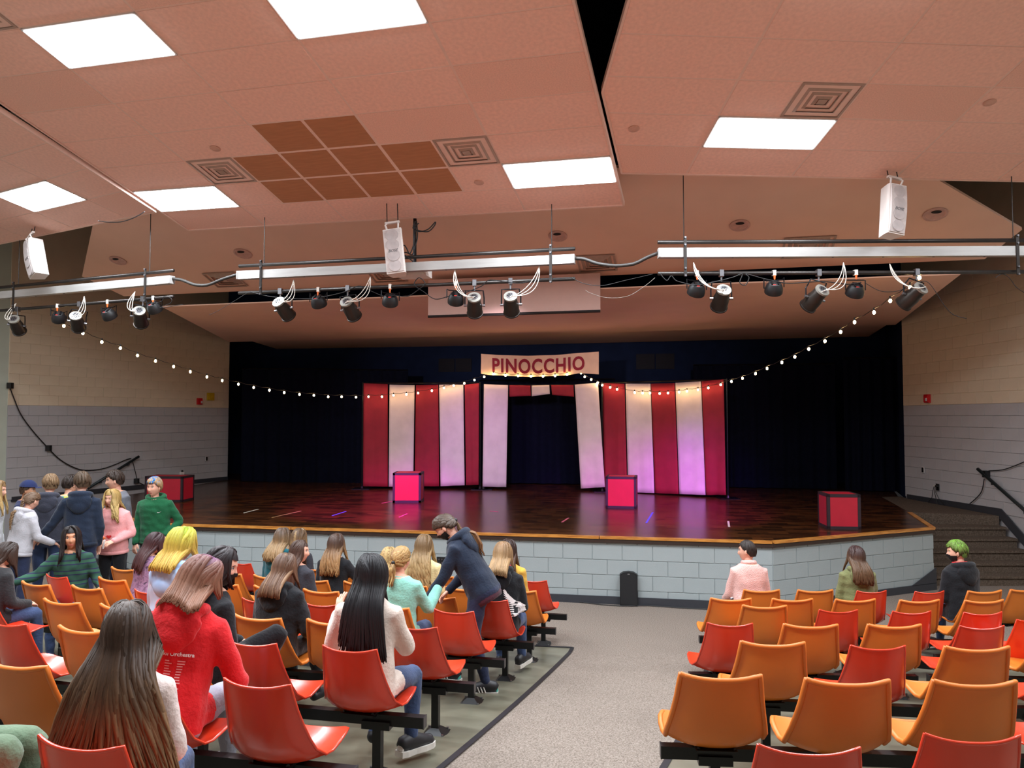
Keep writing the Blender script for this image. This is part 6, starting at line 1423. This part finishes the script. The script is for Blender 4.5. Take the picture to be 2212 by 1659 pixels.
hb.add([(x, y, 0) for x, y in hp], [tuple(range(k))]); decal(P, 'heart_print', dense(hb.mesh('t', M_REDP), 0.02), M_REDP, P.T(0.0, 0.1, 0.15), P.Rt @ V3((-1.3, 0, 0)), P.Rt @ V3((0, 0, 1.1)), P.Rt @ V3((0, -1, 0)))
# white wing print on the black hoodie
P = BY['M11']; wb = MB(); rnd = random.Random(9)
for i in range(13):
    a = -0.9+i*0.10; L = 0.10+0.09*math.sin(PI*i/12); x0, y0 = 0.01+0.006*i, 0.10-0.022*i
    for s_ in (0,):
        dx, dy = math.cos(a)*L, math.sin(a)*L; nx, ny = -math.sin(a)*0.011, math.cos(a)*0.011
        wb.add([(x0, y0, 0), (x0+dx*.5+nx, y0+dy*.5+ny, 0), (x0+dx, y0+dy, 0), (x0+dx*.5-nx, y0+dy*.5-ny, 0)], [(0, 1, 2, 3)])
decal(P, 'wing_print', dense(wb.mesh('t', M_PRINT), 0.03), M_PRINT, P.T(0.04, -0.1, 0.24), P.Rt @ V3((1, 0, 0)), P.Rt @ V3((0, 0, 1)), P.Rt @ V3((0.25, 1, 0)))
def collar(P, m, r=0.016, h=0.505, a=0.068, b=0.06):
    mb = MB(); mb.tube([P.T(a*math.sin(2*PI*i/20), b*math.cos(2*PI*i/20)+0.0, h+0.006*math.cos(2*PI*i/20+PI)) for i in range(22)], r*P.s, 8, cap=False); mb.build('collar', m, P.obj, smooth=True)
collar(BY['R3'], M_REDP, 0.016, 0.525); collar(BY['M11'], M_REDP, 0.018, 0.53, 0.08, 0.075)
collar(BY['R1'], fabric('pink_fleece', (240,190,182)), 0.028, 0.515, 0.062, 0.058)
P = M10; mb = MB(); mb.tube([P.T(0, 0, -0.12), P.T(0, 0, -0.09), P.T(0, 0, 0.0)], [(0.166*P.s, 0.125*P.s), (0.180*P.s, 0.138*P.s), (0.176*P.s, 0.134*P.s)], 20, side=P.Rt @ V3((1, 0, 0))); mb.build('shirt_hem', fabric('maroon', (72,34,48)), P.obj, smooth=True)
# cap of the bearded man, and beard
P = S3; mb = MB(); k = P.s
rows = 8; V = []; n_ = 24
for j in range(rows+1):
    th = rad(76)*j/rows
    for i in range(n_): ph = 2*PI*i/n_; V.append(P.hc+P.Rh @ V3((0.098*math.sin(th)*math.sin(ph), 0.122*math.sin(th)*math.cos(ph), 0.022+0.128*math.cos(th)))*k)
mb.add(V, [(j*n_+i, j*n_+(i+1) % n_, (j+1)*n_+(i+1) % n_, (j+1)*n_+i) for j in range(rows) for i in range(n_)])
cap = mb.build('cap', fabric('cap_navy', (34,44,84)), P.obj, smooth=True)
mb = MB(); br2 = [(math.sin(rad(a))*0.085, 0.09+0.075*math.cos(rad(a))**0.7*max(0, 1)) for a in range(-80, 81, 10)]
mb.slab([P.hc+P.Rh @ V3((x, y, 0.05-0.12*(y-0.09)))*k for x, y in br2], P.Rh @ V3((0, 0, 1)), 0.006*k); mb.build('brim', fabric('cap_navy', (34,44,84)), cap)
keep = {}; V = []; Fc = []
for f in HEAD_F:
    c = sum((HEAD_V[i] for i in f), V3())/4
    if c.z < -0.045 and c.y > -0.02 and c.z > -0.112 and not (abs(c.x) < 0.024 and -0.078 < c.z < -0.048):
        q = []
        for i in f:
            if i not in keep: keep[i] = len(V); v = HEAD_V[i]; V.append(P.hc+P.Rh @ (v+V3((v.x, v.y, v.z*.6)).normalized()*0.009)*k)
            q.append(keep[i])
        Fc.append(tuple(q))
mb = MB(); mb.add(V, Fc); mb.build('beard', mat('brown_beard', (104,78,58), 0.8, bump=0.6, bscale=300), P.obj)
# papers in the lap of the student with the shaved head, lanyard in the blonde student's hands
p = at_y(1586, 1277, 8.75); mb = MB(); mb.box((0, 0, 0), (0.14, 0.2, 0.012), R=R_('X', 35) @ R_('Y', -30)); o = mb.build('notebook', mat('navy_notebook', (30,36,60), 0.6), None, p); tag(o, 'small notebook with white pages held by the student in pink fleece', 'notebook')
mb2 = MB(); mb2.box((0, 0, 0.009), (0.13, 0.19, 0.006), R=R_('X', 35) @ R_('Y', -30)); mb2.build('pages', M_PRINT, o)
P = BY['S8']; w = P.obj.matrix_world @ ((P.hands_at[0][2]+P.hands_at[1][2])/2)
bpy.context.view_layer.update(); w = P.obj.matrix_world @ ((P.hands_at[0][2]+P.hands_at[1][2])/2)
o = empty('lanyard', w+Vector((0, -0.06, 0.02))); tag(o, 'white and orange lanyard held by the student in the pink hoodie', 'lanyard')
mb = MB(); mb.tube([(0, 0, 0.04), (0.012, -0.02, 0.0), (0.004, -0.025, -0.05), (-0.006, -0.02, -0.10)], 0.012, 6); mb.build('strap', M_PRINT, o); mb = MB(); mb.sphere((0, -0.01, 0.035), 0.022, 8, 6); mb.build('clip', M_ORANGE, o)
# visible sneakers by the aisle
def sneaker(label_part, P, which, upper, accent, stripe):
    idx = [i for i, q in enumerate(P.prims) if q[0] == 'shoe'][0 if which == 'R' else 1]; pts = P.prims[idx][1]; k = P.s
    a, b = pts[0], pts[-1]; d = (b-a); d.normalize(); up = V3((0, 0, 1)); up = (up-d*up.dot(d)).normalized(); x = d.cross(up)
    def Q(u, v, w): return a+x*u*k+d*v*k+up*w*k
    mb = MB(); mb.tube([Q(0, -0.055, 0.01), Q(0, -0.035, 0.02), Q(0, 0.04, 0.03), Q(0, 0.12, 0.012), Q(0, 0.20, -0.004), Q(0, 0.238, -0.012)], [(0.03*k, 0.03*k), (0.042*k, 0.05*k), (0.046*k, 0.056*k), (0.05*k, 0.044*k), (0.048*k, 0.032*k), (0.028*k, 0.018*k)], 16, side=x)
    sh = mb.build('shoe', upper, P.obj, smooth=True)
    out = [(0.034, -0.06), (0.045, -0.02), (0.042, 0.06), (0.054, 0.14), (0.05, 0.21), (0.03, 0.248)]; poly = out+[(-u, v) for u, v in reversed(out)]
    mb = MB(); n = len(poly); mb.add([Q(u, v, -0.05) for u, v in poly]+[Q(u*1.02, v-0.004, -0.014) for u, v in poly], [tuple(range(n)), tuple(reversed(range(n, 2*n)))]+[(i, (i+1) % n, n+(i+1) % n, n+i) for i in range(n)]); mb.build('sole', M_SOLE, sh)
    mb = MB(); mb.tube([Q(0, -0.050, -0.012), Q(0, -0.046, 0.03)], [(0.030*k, 0.014*k), (0.028*k, 0.012*k)], 10, side=x); mb.build('heel_patch', accent, sh)
    if stripe:
        for i in range(3):
            for sg in (-1, 1): mb = MB(); mb.tube([Q(sg*0.050, 0.045+0.026*i, -0.012), Q(sg*0.044, 0.062+0.026*i, 0.032)], 0.0055*k, 5); mb.build('stripe', M_SOLE, sh)
    else:
        for i in range(4): mb = MB(); mb.tube([Q(-0.026, 0.07+0.022*i, 0.052-0.012*i), Q(0.026, 0.07+0.022*i, 0.052-0.012*i)], 0.004*k, 5); mb.build('lace', M_SOLE, sh)
M_TEAL = mat('teal_rubber', (84,170,158), 0.5)
sneaker('', M10, 'L', M_SHOE, M_TEAL, True); sneaker('', M10, 'R', M_SHOE, M_TEAL, True)
sneaker('', BY['M6'], 'R', M_SHOE, M_SOLE, False); sneaker('', BY['M11'], 'R', M_SHOE, M_SHOE, False)
